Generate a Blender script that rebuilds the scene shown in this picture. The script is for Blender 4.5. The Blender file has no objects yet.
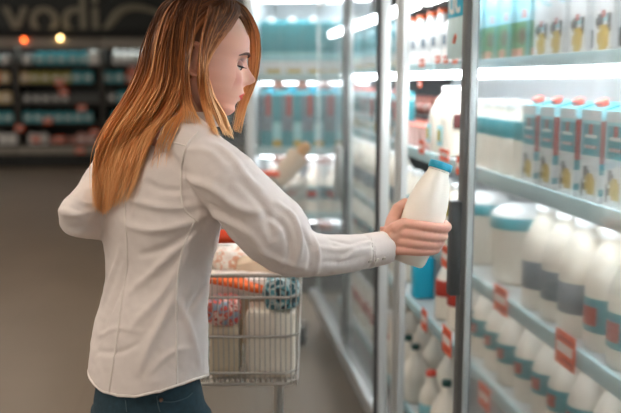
import bpy, bmesh, math, random
from mathutils import Vector, Matrix, noise
from mathutils.bvhtree import BVHTree
random.seed(7)
S = bpy.context.scene
COL = S.collection
PI = math.pi

# ---------------------------------------------------------------- camera
CAM_H = 1.50
PITCH, YAW, FPX = math.radians(8.28), math.radians(7.1), 862.0
C0 = Vector((0, 0, CAM_H))
RT = Vector((math.cos(YAW), -math.sin(YAW), 0))          # right
FH = Vector((math.sin(YAW), math.cos(YAW), 0))           # level forward
FW = FH * math.cos(PITCH) - Vector((0, 0, 1)) * math.sin(PITCH)
UP = FH * math.sin(PITCH) + Vector((0, 0, 1)) * math.cos(PITCH)
ZV = Vector((0, 0, 1))

def ray(x, y):
    return RT * ((x - 310.5) / FPX) + UP * ((206.5 - y) / FPX) + FW
def wp(x, y, d):                      # a sighting at distance d along the view axis
    return C0 + ray(x, y) * d
def onX(x, y, X):
    r = ray(x, y); return C0 + r * (X / r.x)
def onZ(x, y, Z):
    r = ray(x, y); return C0 + r * ((Z - CAM_H) / r.z)
def onY(x, y, Y):
    r = ray(x, y); return C0 + r * (Y / r.y)

cam = bpy.data.cameras.new('camera'); cam.lens = FPX / 621 * 36; cam.sensor_width = 36
camo = bpy.data.objects.new('camera', cam); COL.objects.link(camo)
camo.location = C0; camo.rotation_euler = (PI / 2 - PITCH, 0, -YAW)
cam.clip_start = 0.05
cam.dof.use_dof = True; cam.dof.focus_distance = 1.74; cam.dof.aperture_fstop = 2.5
S.camera = camo
S.view_settings.view_transform = 'Standard'; S.view_settings.look = 'None'
S.view_settings.gamma = 1.0; S.view_settings.use_curve_mapping = False
S.view_settings.exposure = 1.0

# ---------------------------------------------------------------- materials
def lin(c):
    return tuple(((v / 255) / 12.92 if v / 255 <= 0.04045 else ((v / 255 + 0.055) / 1.055) ** 2.4) for v in c) + (1.0,)
MATS = {}
def mat(name, rgb, rough=0.5, metal=0.0, emit=0.0, spec=0.5, var=0.0, vscale=8.0, bump=0.0, bscale=60.0, sss=0.0, alpha=None, trans=0.0):
    if name in MATS: return MATS[name]
    m = bpy.data.materials.new(name); m.use_nodes = True
    nt = m.node_tree; b = nt.nodes['Principled BSDF']
    b.inputs['Base Color'].default_value = lin(rgb)
    b.inputs['Roughness'].default_value = rough
    b.inputs['Metallic'].default_value = metal
    b.inputs['Specular IOR Level'].default_value = spec
    if trans: b.inputs['Transmission Weight'].default_value = trans
    if sss:
        b.inputs['Subsurface Weight'].default_value = sss
        b.inputs['Subsurface Radius'].default_value = (0.012, 0.005, 0.003)
        b.inputs['Subsurface Scale'].default_value = 1.0
    if emit:
        b.inputs['Emission Color'].default_value = lin(rgb); b.inputs['Emission Strength'].default_value = emit
    if var or bump:
        tc = nt.nodes.new('ShaderNodeTexCoord')
        nz = nt.nodes.new('ShaderNodeTexNoise'); nz.inputs['Scale'].default_value = vscale; nz.inputs['Detail'].default_value = 4
        nt.links.new(tc.outputs['Object'], nz.inputs['Vector'])
        if var:
            mx = nt.nodes.new('ShaderNodeMix'); mx.data_type = 'RGBA'
            mx.inputs[6].default_value = lin(tuple(max(0, v * (1 - var)) for v in rgb))
            mx.inputs[7].default_value = lin(tuple(min(255, v * (1 + var)) for v in rgb))
            nt.links.new(nz.outputs['Fac'], mx.inputs[0]); nt.links.new(mx.outputs[2], b.inputs['Base Color'])
        if bump:
            n2 = nt.nodes.new('ShaderNodeTexNoise'); n2.inputs['Scale'].default_value = bscale; n2.inputs['Detail'].default_value = 3
            nt.links.new(tc.outputs['Object'], n2.inputs['Vector'])
            bp = nt.nodes.new('ShaderNodeBump'); bp.inputs['Strength'].default_value = bump; bp.inputs['Distance'].default_value = 0.004
            nt.links.new(n2.outputs['Fac'], bp.inputs['Height']); nt.links.new(bp.outputs['Normal'], b.inputs['Normal'])
    MATS[name] = m
    return m

def mix_mat(name, cols, scale, rough=.45):
    """crumpled printed film: patches of several print colours"""
    m = bpy.data.materials.new(name); m.use_nodes = True; nt = m.node_tree; b = nt.nodes['Principled BSDF']; b.inputs['Roughness'].default_value = rough
    tc = nt.nodes.new('ShaderNodeTexCoord'); nz = nt.nodes.new('ShaderNodeTexNoise'); nz.inputs['Scale'].default_value = scale; nz.inputs['Detail'].default_value = 2
    cr = nt.nodes.new('ShaderNodeValToRGB'); cr.color_ramp.interpolation = 'CONSTANT'
    e = cr.color_ramp.elements; n = len(cols)
    e[0].position = 0; e[0].color = lin(cols[0]); e[1].position = .30 + .40 / n; e[1].color = lin(cols[1])
    for i in range(2, n): x = e.new(.30 + .40 * i / n); x.color = lin(cols[i])
    nt.links.new(tc.outputs['Object'], nz.inputs['Vector']); nt.links.new(nz.outputs['Fac'], cr.inputs[0]); nt.links.new(cr.outputs[0], b.inputs['Base Color'])
    MATS[name] = m; return m
def glass_mat(name, refl, haze, hazecol, blur):
    """thin cold-store pane: see-through, a share of mirror reflection and a film of condensation"""
    m = bpy.data.materials.new(name); m.use_nodes = True
    nt = m.node_tree; nt.nodes.clear()
    out = nt.nodes.new('ShaderNodeOutputMaterial')
    if blur > 0:                     # fine beads of condensation bend the view a little
        tr = nt.nodes.new('ShaderNodeBsdfGlass'); tr.distribution = 'MULTI_GGX'; tr.inputs['IOR'].default_value = 1.03; tr.inputs['Roughness'].default_value = blur
    else:
        tr = nt.nodes.new('ShaderNodeBsdfTransparent')
    tr.inputs['Color'].default_value = (0.985, 0.99, 0.99, 1)
    df = nt.nodes.new('ShaderNodeBsdfDiffuse'); df.inputs['Color'].default_value = lin(hazecol)
    tl = nt.nodes.new('ShaderNodeBsdfTranslucent'); tl.inputs['Color'].default_value = lin(hazecol)
    hz = nt.nodes.new('ShaderNodeMixShader'); hz.inputs[0].default_value = 0.5
    nt.links.new(df.outputs[0], hz.inputs[1]); nt.links.new(tl.outputs[0], hz.inputs[2])
    m1 = nt.nodes.new('ShaderNodeMixShader'); m1.inputs[0].default_value = haze
    nt.links.new(tr.outputs[0], m1.inputs[1]); nt.links.new(hz.outputs[0], m1.inputs[2])
    gl = nt.nodes.new('ShaderNodeBsdfGlossy'); gl.inputs['Roughness'].default_value = 0.03
    lw = nt.nodes.new('ShaderNodeFresnel'); lw.inputs['IOR'].default_value = 1.45
    mu = nt.nodes.new('ShaderNodeMath'); mu.operation = 'MULTIPLY'; mu.inputs[1].default_value = refl
    nt.links.new(lw.outputs[0], mu.inputs[0])
    m2 = nt.nodes.new('ShaderNodeMixShader'); nt.links.new(mu.outputs[0], m2.inputs[0])
    nt.links.new(m1.outputs[0], m2.inputs[1]); nt.links.new(gl.outputs[0], m2.inputs[2])
    nt.links.new(m2.outputs[0], out.inputs[0])
    MATS[name] = m
    return m

# ---------------------------------------------------------------- object helpers
def link(name, bm, m, parent=None, smooth=True):
    me = bpy.data.meshes.new(name); bm.normal_update(); bm.to_mesh(me); bm.free()
    for x in (m if isinstance(m, (list, tuple)) else [m]): me.materials.append(x)
    if smooth:
        for p in me.polygons: p.use_smooth = True
        try: me.set_sharp_from_angle(angle=math.radians(40))
        except Exception: pass
    o = bpy.data.objects.new(name, me); COL.objects.link(o)
    if parent: o.parent = parent
    return o
def tag(o, label, cat, group=None):
    o['label'] = label; o['category'] = cat
    if group: o['group'] = group
    return o
def empty(name, loc=(0, 0, 0), rz=0.0, label=None, cat=None, group=None):
    o = bpy.data.objects.new(name, None); COL.objects.link(o); o.empty_display_size = 0.05
    o.location = loc; o.rotation_euler = (0, 0, rz)
    if label: tag(o, label, cat, group)
    return o
KIDS = {}
def copy_tree(o, parent=None):
    c = o.copy(); COL.objects.link(c)
    if parent: c.parent = parent
    for ch in list(o.children): copy_tree(ch, c)
    return c
def struct(name, bm, m):
    o = link(name, bm, m); o['kind'] = 'structure'; return o

def box(bm, x0, x1, y0, y1, z0, z1, bev=0.0, mi=0):
    n = bmesh.new()
    vs = [n.verts.new(v) for v in ((x0,y0,z0),(x1,y0,z0),(x1,y1,z0),(x0,y1,z0),(x0,y0,z1),(x1,y0,z1),(x1,y1,z1),(x0,y1,z1))]
    for f in ((0,3,2,1),(4,5,6,7),(0,1,5,4),(1,2,6,5),(2,3,7,6),(3,0,4,7)): n.faces.new([vs[i] for i in f])
    if bev: bmesh.ops.bevel(n, geom=n.edges[:], offset=bev, segments=2, profile=0.5, affect='EDGES')
    merge(bm, n, mi)
def merge(bm, n, mi=0, M=None):
    mp = {}
    for v in n.verts: mp[v] = bm.verts.new(M @ v.co if M else v.co)
    for f in n.faces:
        try:
            g = bm.faces.new([mp[v] for v in f.verts]); g.material_index = mi if mi is not None else f.material_index
        except ValueError: pass
    n.free()
def lathe(bm, prof, seg=20, sq=None, mi=0, c=(0, 0, 0)):
    """prof = [(radius, z)]; sq = superellipse exponent for squarish bottles"""
    rings = []
    for r, z in prof:
        ring = []
        for i in range(seg):
            a = 2 * PI * i / seg; ca, sa = math.cos(a), math.sin(a)
            k = 1.0
            if sq: k = 1.0 / ((abs(ca) ** sq + abs(sa) ** sq) ** (1.0 / sq))
            ring.append(bm.verts.new((c[0] + r * k * ca, c[1] + r * k * sa, c[2] + z)))
        rings.append(ring)
    for a, b in zip(rings, rings[1:]):
        for i in range(seg):
            f = bm.faces.new((a[i], a[(i + 1) % seg], b[(i + 1) % seg], b[i])); f.material_index = mi
    f = bm.faces.new(list(reversed(rings[0]))); f.material_index = mi
    f = bm.faces.new(rings[-1]); f.material_index = mi

def catmull(pts, n):
    P = [Vector(p) for p in pts]
    P = [P[0] * 2 - P[1]] + P + [P[-1] * 2 - P[-2]]
    out = []
    segs = len(P) - 3
    for k in range(n):
        t = k / (n - 1) * segs; i = min(int(t), segs - 1); t -= i
        a, b, c, d = P[i], P[i + 1], P[i + 2], P[i + 3]
        out.append(0.5 * ((2 * b) + (c - a) * t + (2 * a - 5 * b + 4 * c - d) * t * t + (3 * b - a - 3 * c + d) * t ** 3))
    return out
def lerp_list(v, n):
    out = []
    for k in range(n):
        t = k / (n - 1) * (len(v) - 1); i = min(int(t), len(v) - 2); t -= i
        out.append(v[i] * (1 - t) + v[i + 1] * t)
    return out
def tube(bm, pts, radii, seg=14, cap=True, mi=0, flat=1.0, ref=None, round_ends=False):
    P = [Vector(p) for p in pts]
    R = list(radii) if isinstance(radii, (list, tuple)) else [radii] * len(P)
    if round_ends:
        d0 = (P[0] - P[1]).normalized(); d1 = (P[-1] - P[-2]).normalized()
        pre = [(P[0] + d0 * R[0] * math.sin(a), R[0] * math.cos(a)) for a in (1.45, 1.0, 0.5)]
        post = [(P[-1] + d1 * R[-1] * math.sin(a), R[-1] * math.cos(a)) for a in (0.5, 1.0, 1.45)]
        P = [p for p, _ in pre] + P + [p for p, _ in post]; R = [r for _, r in pre] + R + [r for _, r in post]
    rings = []; nrm = None
    for i, p in enumerate(P):
        t = (P[min(i + 1, len(P) - 1)] - P[max(i - 1, 0)]).normalized()
        if nrm is None:
            a = Vector(ref) if ref is not None else (ZV if abs(t.z) < 0.9 else Vector((1, 0, 0)))
            nrm = (a - t * a.dot(t)).normalized()
        else:
            nrm = (nrm - t * nrm.dot(t)).normalized()
        bn = t.cross(nrm)
        rings.append([bm.verts.new(p + (nrm * math.cos(2 * PI * k / seg) + bn * (math.sin(2 * PI * k / seg) * flat)) * R[i]) for k in range(seg)])
    for a, b in zip(rings, rings[1:]):
        for k in range(seg):
            f = bm.faces.new((a[k], a[(k + 1) % seg], b[(k + 1) % seg], b[k])); f.material_index = mi
    if cap:
        f = bm.faces.new(list(reversed(rings[0]))); f.material_index = mi
        f = bm.faces.new(rings[-1]); f.material_index = mi
    return rings
def rings_loft(bm, rings, cap=True):
    vr = [[bm.verts.new(p) for p in r] for r in rings]; n = len(vr[0])
    for a, b in zip(vr, vr[1:]):
        for k in range(n): bm.faces.new((a[k], a[(k + 1) % n], b[(k + 1) % n], b[k]))
    if cap:
        bm.faces.new(list(reversed(vr[0]))); bm.faces.new(vr[-1])
    return vr
def remesh(bm, voxel, smooth=0):
    bmesh.ops.recalc_face_normals(bm, faces=bm.faces[:])
    me = bpy.data.meshes.new('tmp'); bm.to_mesh(me); bm.free()
    o = bpy.data.objects.new('tmp', me); COL.objects.link(o)
    r = o.modifiers.new('r', 'REMESH'); r.mode = 'VOXEL'; r.voxel_size = voxel
    if smooth:
        s = o.modifiers.new('s', 'SMOOTH'); s.factor = 0.5; s.iterations = smooth
    dg = bpy.context.evaluated_depsgraph_get()
    me2 = bpy.data.meshes.new_from_object(o.evaluated_get(dg))
    bpy.data.objects.remove(o); bpy.data.meshes.remove(me)
    return me2
ORD = ['first','second','third','fourth','fifth','sixth','seventh','eighth','ninth','tenth','eleventh','twelfth','thirteenth','fourteenth','fifteenth','sixteenth','seventeenth','eighteenth','nineteenth','twentieth','twenty-first','twenty-second','twenty-third','twenty-fourth','twenty-fifth','twenty-sixth','twenty-seventh','twenty-eighth','twenty-ninth','thirtieth']
# ================================================================= THE WOMAN
PHI = math.radians(50)
LV = -RT * math.sin(PHI) + FH * math.cos(PHI)        # towards her left
FV = RT * math.cos(PHI) + FH * math.sin(PHI)         # the way her body faces
TD = 1.75
PPM = FPX / TD

levels = [  # y, left edge, right edge (of the shirt body)
    (116, 168, 200), (123, 156, 208), (133, 136, 213), (146, 118, 214), (165, 103, 217), (190, 97, 221), (215, 97, 222), (235, 101, 219),
    (258, 105, 213), (280, 105, 210), (300, 101, 208), (325, 95, 208), (345, 91, 208), (360, 89, 208), (371, 89, 208)]
def torso_ring(y, xl, xr, k=1.0, n=48, ratio=0.68, hem=0.0):
    c = wp((xl + xr) / 2, y, TD); h = (xr - xl) / 2 / PPM * k
    A = h / math.sqrt(math.sin(PHI) ** 2 + (ratio * math.cos(PHI)) ** 2); B = A * ratio
    out = []
    for i in range(n):
        a = 2 * PI * i / n; ca, sa = math.cos(a), math.sin(a)
        kk = 1 / ((abs(ca) ** 2.3 + abs(sa) ** 2.3) ** (1 / 2.3))
        p = c + LV * (A * ca * kk) + FV * (B * sa * kk)
        if hem: p = p - ZV * (hem * (abs(sa) ** 2 - 0.25))
        out.append(p)
    return out
def ratio_at(y): return 0.62 if y < 150 else (0.68 if y < 280 else 0.68 + (y - 280) * 0.0009)

# ---- head (local axes: f = where she looks, l = her left, u = up)
HD = math.radians(13); HT = math.radians(10)
hf0 = RT * math.cos(HD) + FH * math.sin(HD)
HL = -RT * math.sin(HD) + FH * math.cos(HD)
HF = hf0 * math.cos(HT) - ZV * math.sin(HT)
HU = ZV * math.cos(HT) + hf0 * math.sin(HT)
HO = wp(197, 62, 1.735)
def hw(f, l, u):
    if u < -.03: u = -.03 + (u + .03) * .90
    return HO + HF * f + HL * l + HU * u
def hloc(p):
    d = p - HO; u = d.dot(HU)
    if u < -.03: u = -.03 + (u + .03) / .90
    return d.dot(HF), d.dot(HL), u
def interp(tab, x):
    if x <= tab[0][0]: return tab[0][1]
    for (a, va), (b, vb) in zip(tab, tab[1:]):
        if x <= b:
            t = (x - a) / (b - a); t2 = t * t * (3 - 2 * t) * 0.4 + t * 0.6
            return va + (vb - va) * t2
    return tab[-1][1]
FRONT = [(-.112,.054),(-.107,.073),(-.099,.0835),(-.088,.0890),(-.077,.0885),(-.070,.0925),(-.055,.0995),(-.040,.1005),(-.028,.0975),(-.010,.0945),(.008,.0940),(.018,.0945),(.030,.0995),(.042,.1000),(.058,.0980),(.078,.0900),(.096,.075),(.110,.054),(.119,.032),(.124,.010)]
BACK = [(-.112,-.005),(-.100,-.015),(-.085,-.03),(-.06,-.058),(-.03,-.078),(0,-.090),(.03,-.092),(.06,-.085),(.085,-.070),(.105,-.050),(.117,-.029),(.124,-.010)]
WID = [(-.112,.020),(-.107,.030),(-.099,.038),(-.085,.048),(-.065,.056),(-.04,.0625),(-.015,.068),(.01,.070),(.04,.0715),(.065,.069),(.085,.061),(.105,.045),(.117,.027),(.124,.010)]
NOSE = [(-.036,0),(-.030,.007),(-.025,.019),(-.018,.0280),(-.012,.0290),(-.004,.0205),(.008,.011),(.018,.005),(.028,0)]
def g(x, s): return math.exp(-(x / s) ** 2)
def head_pt(a, u, grow=0.0):
    """a: 0 = front, +-pi = back"""
    yf, yb, w = interp(FRONT, u), interp(BACK, u), interp(WID, u)
    c = (yf + yb) / 2 * 0.6; ca, sa = math.cos(a), math.sin(a)
    n = 2.35 if ca > 0 else 2.1
    ax = (yf - c) if ca > 0 else (c - yb)
    kk = 1 / ((abs(ca) ** n + abs(sa) ** n) ** (1 / n))
    f = c + (ax + grow) * ca * kk; l = (w + grow) * sa * kk
    if ca > 0 and not grow:
        wn = 0.0085 + 0.0045 * g(u + .024, .010)
        f += interp(NOSE, u) * g(l, wn)
        f += 0.004 * g(abs(l) - .0145, .006) * g(u + .0265, .006)                 # nostril wing
        f -= 0.0105 * g(abs(l) - .031, .014) * g(u - .010, .0115)                # eye sockets
        f += 0.003 * g(abs(l) - .030, .020) * g(u - .033, .007)                  # brow
        f += 0.004 * g(abs(l) - .042, .014) * g(u + .018, .016)                  # cheekbone
        f += 0.0065 * g(l, .019) * g(u + .0485, .0048)                            # upper lip
        f += 0.0060 * g(l, .016) * g(u + .0605, .0050)                            # lower lip
        f -= 0.0035 * g(l, .022) * g(u + .0545, .0018)                            # between the lips
        f -= 0.0020 * g(l, .004) * g(u + .040, .006)                              # philtrum
        f += 0.0030 * g(l, .014) * g(u + .090, .009)                              # chin
    return f, l, u
hb = bmesh.new()
NU, NA = 118, 112
us = [-.112 + (.124 + .112) * i / (NU - 1) for i in range(NU)]
rings_loft(hb, [[hw(*head_pt(2 * PI * k / NA, u)) for k in range(NA)] for u in us])
# ears
for s in (-1, 1):
    loop = [hw(-.012 + .0165 * math.cos(t) - .004 * math.sin(t), s * (.0735 + .006 * (1 - math.cos(t)) / 2), .002 + .030 * math.sin(t)) for t in [2 * PI * i / 18 for i in range(19)]]
    tube(hb, loop, [.0048] * 19, seg=8)
    tube(hb, [hw(-.012, s * .066, .026), hw(-.012, s * .0705, .0), hw(-.008, s * .069, -.026)], [.008, .012, .006], seg=10, round_ends=True)
body = hb
# neck
tube(body, [hw(-.028, 0, -.01), hw(-.030, 0, -.06), wp(184, 106, 1.745), wp(180, 126, 1.75), wp(172, 140, 1.75)], [.050, .053, .052, .060, .07], seg=24, round_ends=True)
# trunk under the shirt
rings_loft(body, [torso_ring(y, xl, xr, 0.90, ratio=ratio_at(y)) for y, xl, xr in levels[1:]])
# hips and legs
hipc = wp(149, 371, TD)
rr = []
for dz, A, B in ((.06, .095, .075), (0, .102, .082), (-.05, .112, .092), (-.10, .116, .094), (-.15, .112, .090)):
    rr.append([hipc + ZV * dz + LV * (A * math.cos(2 * PI * i / 32)) + FV * (B * math.sin(2 * PI * i / 32)) for i in range(32)])
rings_loft(body, rr)
def leg_path(s):
    h = hipc - ZV * .08 + LV * (s * .062)
    z0 = h.z
    k = Vector((h.x, h.y, z0 * .56)) + FV * .03 + LV * s * .005
    a = Vector((h.x, h.y, .09)) - FV * .01 + LV * s * .012
    return [h, (h + k) / 2 + FV * .005, k, (k + a) / 2 - FV * .012, a]
for s in (-1, 1):
    tube(body, catmull(leg_path(s), 16), lerp_list([.050, .060, .052, .048, .036], 16), seg=20, round_ends=True)
# arms
R_SLEEVE = [((205, 158), 27, 1.66), ((224, 178), 32, 1.65), ((250, 206), 34, 1.655), ((273, 231), 36, 1.665), ((291, 248), 31, 1.675), ((312, 255), 22.5, 1.69), ((348, 254), 18.5, 1.73), ((388, 247), 16, 1.775)]
L_SLEEVE = [((122, 160), 22, 1.83), ((109, 176), 21, 1.81), ((93, 198), 20, 1.75), ((75, 219), 17.5, 1.69), ((102, 223), 16.5, 1.80), ((138, 232), 16, 1.915), ((158, 238), 14.5, 1.97)]
def arm_pts(tab, k): return [wp(*p, d) for p, r, d in tab], [r * d / FPX * k for p, r, d in tab]
ra, rrad = arm_pts(R_SLEEVE, .70)
tube(body, catmull([wp(172, 136, 1.72)] + ra, 30), lerp_list([.055] + [max(min(r, .042), .0225) for r in rrad], 30), seg=20, round_ends=True)
la, lrad = arm_pts(L_SLEEVE, .72)
tube(body, catmull([wp(160, 140, 1.78)] + la, 30), lerp_list([.050] + [max(min(r, .040), .021) for r in lrad], 30), seg=20, round_ends=True)
# right hand, closed round the bottle
B_BOT, B_TOP = wp(407.5, 264, 1.80), wp(441.5, 163, 1.80)
BAX = (B_TOP - B_BOT).normalized(); BLEN = (B_TOP - B_BOT).length
BR = 0.0445
side = (RT - BAX * RT.dot(BAX)).normalized()          # across the bottle, to the right
front = side.cross(BAX).normalized()
if front.dot(FW) > 0: front = -front                  # towards the viewer
def around(px, deg, r):       # a point round the bottle: deg 0 = near side, +90 = right side; px = (x, y) sighting of its height on the axis
    q = wp(px[0], px[1], 1.80); h = (q - B_BOT).dot(BAX)
    a = math.radians(deg)
    return B_BOT + BAX * h + front * (r * math.cos(a)) + side * (r * math.sin(a))
fingers = [  # height sighting, (knuckle, fingertip angles), radius
    ((416, 226.5), (-40, 108), .0098), ((413, 236.2), (-42, 96), .0100), ((410.5, 245.4), (-44, 82), .0094), ((408.5, 253.8), (-46, 62), .0084)]
for px, (a0, a1), r in fingers:
    n = 5
    pts = []
    for i in range(n):
        t = i / (n - 1); aa = a0 + (a1 - a0) * t
        bulge = [.008, .0075, .0035, .002, .0][i]
        pts.append(around((px[0], px[1]), aa, BR + r * .86 + bulge) + BAX * (.029 * t - .003))
    tube(body, catmull(pts, 15), lerp_list([r * 1.18, r * 1.06, r * 1.04, r * .95, r * .80], 15), seg=12, round_ends=True)
    w = wp(390, 241.5 + (px[1] - 240) * .55, 1.770)
    tube(body, [pts[0], (pts[0] + w) / 2 - FW * .004, w], [r * 1.28, r * 1.75, .0165], seg=12, round_ends=True)
wr = wp(389, 246, 1.775)
tube(body, [wp(372, 249, 1.757), wr, around((414, 238), -78, BR + .016), around((416, 240), -62, BR + .013)], [.025, .0245, .024, .016], seg=18, round_ends=True, flat=.8)
tube(body, [wr + ZV * .004, around((411, 226), -98, BR + .013), around((416, 214), -104, BR + .012), around((419, 207), -128, BR + .009), around((421, 202), -165, BR + .0075)],
     [.018, .0155, .0125, .0108, .0085], seg=14, round_ends=True)
# left hand on the trolley handle
CH = wp(172, 236, 2.07)          # where the hand closes on the bar
lw = wp(158, 238, 1.975)
pal = (lw * .35 + CH * .65) + ZV * .017
tube(body, [wp(146, 235, 1.94), lw, pal], [.024, .023, .022], seg=16, round_ends=True, flat=1.0)
for i in range(4):
    o = RT * ((i - 1.5) * .0175)
    r = (.0084, .009, .0088, .0076)[3 - i]
    pts = [pal + o + ZV * .004, CH + o * 1.02 + ZV * .0235, CH + o + FH * .0235 + ZV * .006, CH + o + FH * .014 - ZV * .018, CH + o - FH * .008 - ZV * .0235]
    tube(body, catmull(pts, 11), lerp_list([r * 1.2, r * 1.05, r, r * .95, r * .8], 11), seg=10, round_ends=True)
tube(body, [pal + RT * .028, CH + RT * .05 - FH * .006 + ZV * .012, CH + RT * .056 + FH * .004 - ZV * .016], [.0125, .0105, .008], seg=10, round_ends=True)

me_body = remesh(body, 0.0024, smooth=2)
me_body.name = 'person'
at = me_body.color_attributes.new('makeup', 'FLOAT_COLOR', 'POINT')
for v in me_body.vertices:
    f, l, u = hloc(v.co); lip = brow = 0.0; bl = 0.0
    if abs(l) < .05 and f > .05 and -.12 < u < .06:
        half = .031
        t = min(1, abs(l) / half)
        top = -.0445 - .010 * t ** 1.5 - .001 * g(l, .004); bot = -.0665 + .011 * t ** 1.6
        lip = max(0, min(1, (top - u) / .0012)) * max(0, min(1, (u - bot) / .0012)) if t < 1 else 0
        brow = 0.95 * g(abs(l) - .031, .016) * g(u - .0165, .0055)          # eye shadow
        bl = g(abs(l) - .046, .018) * g(u + .022, .018)
    at.data[v.index].color = (lip, brow, bl, 1)
for p in me_body.polygons: p.use_smooth = True

# skin
sk = bpy.data.materials.new('skin'); sk.use_nodes = True
nt = sk.node_tree; b = nt.nodes['Principled BSDF']
b.inputs['Roughness'].default_value = .5; b.inputs['Specular IOR Level'].default_value = .35
b.inputs['Subsurface Weight'].default_value = .25; b.inputs['Subsurface Radius'].default_value = (.010, .004, .002); b.inputs['Subsurface Scale'].default_value = 1
an = nt.nodes.new('ShaderNodeAttribute'); an.attribute_name = 'makeup'
sep = nt.nodes.new('ShaderNodeSeparateColor'); nt.links.new(an.outputs['Color'], sep.inputs[0])
prev = None
for idx, c in ((2, (214, 150, 132)), (1, (120, 74, 66)), (0, (214, 52, 42))):
    mx = nt.nodes.new('ShaderNodeMix'); mx.data_type = 'RGBA'; mx.inputs[7].default_value = lin(c)
    if prev is None: mx.inputs[6].default_value = lin((226, 173, 152))
    else: nt.links.new(prev.outputs[2], mx.inputs[6])
    nt.links.new(sep.outputs[idx], mx.inputs[0]); prev = mx
nt.links.new(prev.outputs[2], b.inputs['Base Color'])
me_body.materials.clear(); me_body.materials.append(sk)
woman = bpy.data.objects.new('person', me_body); COL.objects.link(woman)
tag(woman, 'woman in a white shirt and jeans with long ombre hair lifting out a milk bottle', 'person')

# face details
def curved(bm, pts, r, **k): tube(bm, catmull(pts, 12), lerp_list(r, 12), seg=8, **k)
bvh_body = BVHTree.FromPolygons([v.co for v in me_body.vertices], [p.vertices for p in me_body.polygons])
def snap(p, off=0.0):
    q, n, i, d = bvh_body.find_nearest(p)
    return q + n * off
eyem = [mat('eye_white', (232, 226, 222), .15)]
irism = mat('iris', (62, 60, 58), .1)
def front_hit(l, u, off):
    o = hw(.16, l, u); h_, n_, i_, d_ = bvh_body.ray_cast(o, -HF, .2)
    return h_ + n_ * off
lashm = mat('lash', (38, 26, 24), .7); browm = mat('brow', (74, 46, 36), .8)
for s in (-1, 1):
    ec = Vector((.0755, s * .0315, .0065))
    bm = bmesh.new(); n = bmesh.new(); bmesh.ops.create_uvsphere(n, u_segments=20, v_segments=14, radius=.0118)
    merge(bm, n, 0, Matrix.Translation(hw(*ec))); eye = link('eye', bm, eyem, woman)
    bm = bmesh.new(); n = bmesh.new(); bmesh.ops.create_uvsphere(n, u_segments=14, v_segments=10, radius=.0062)
    merge(bm, n, 0, Matrix.Translation(hw(ec.x + .0066, ec.y, ec.z - .0035))); link('iris', bm, irism, eye)
    # upper lid: a skin shell over the top half of the ball, lowered as she looks down
    bm = bmesh.new(); n = bmesh.new(); bmesh.ops.create_uvsphere(n, u_segments=24, v_segments=18, radius=.0130)
    M = Matrix((HF, HL, HU)).transposed()
    kill = [v for v in n.verts if v.co.z < -.0005 - .0 * v.co.x]
    bmesh.ops.delete(n, geom=kill, context='VERTS')
    R = M.to_4x4() @ Matrix.Rotation(math.radians(4), 4, 'Y')
    merge(bm, n, 0, Matrix.Translation(hw(*ec)) @ R); link('eyelid', bm, mat('lid_skin', (168, 116, 102), .5), woman)
    bm = bmesh.new()
    lid = [hw(ec.x + .0134 * math.cos(t), ec.y + s * .0134 * math.sin(t), ec.z - .0012 - .0009 * math.cos(t)) for t in (-1.2, -.6, 0, .6, 1.2, 1.6)]
    tube(bm, catmull(lid, 14), lerp_list([.0008, .0016, .0019, .0021, .0022, .0010], 14), seg=8)
    for k in range(9):
        t = -.9 + 2.4 * k / 8
        p0 = hw(ec.x + .0132 * math.cos(t), ec.y + s * .0132 * math.sin(t), ec.z - .0014)
        dirv = (HF * math.cos(t) + HL * (s * math.sin(t)) - HU * .25).normalized()
        tube(bm, [p0, p0 + dirv * .005, p0 + dirv * .0085 + HU * .001], [.0006, .0005, .0002], seg=5)
    link('eyelashes', bm, lashm, woman)
    br = [front_hit(s * a, uu, .0004) for a, uu in ((.013, .0265), (.022, .0300), (.033, .0325), (.043, .0315), (.052, .0260))]
    bm = bmesh.new(); curved(bm, br, [.0016, .0034, .0032, .0026, .0010]); link('eyebrow', bm, browm, woman)

# ---------------------------------------------------------------- shirt
sb = bmesh.new()
rl = [torso_ring(y, xl, xr, 1.0, ratio=ratio_at(y), hem=(.030 * max(0, (y - 335) / 36) if y > 335 else 0)) for y, xl, xr in levels]
vr = rings_loft(sb, rl, cap=False)
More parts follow.
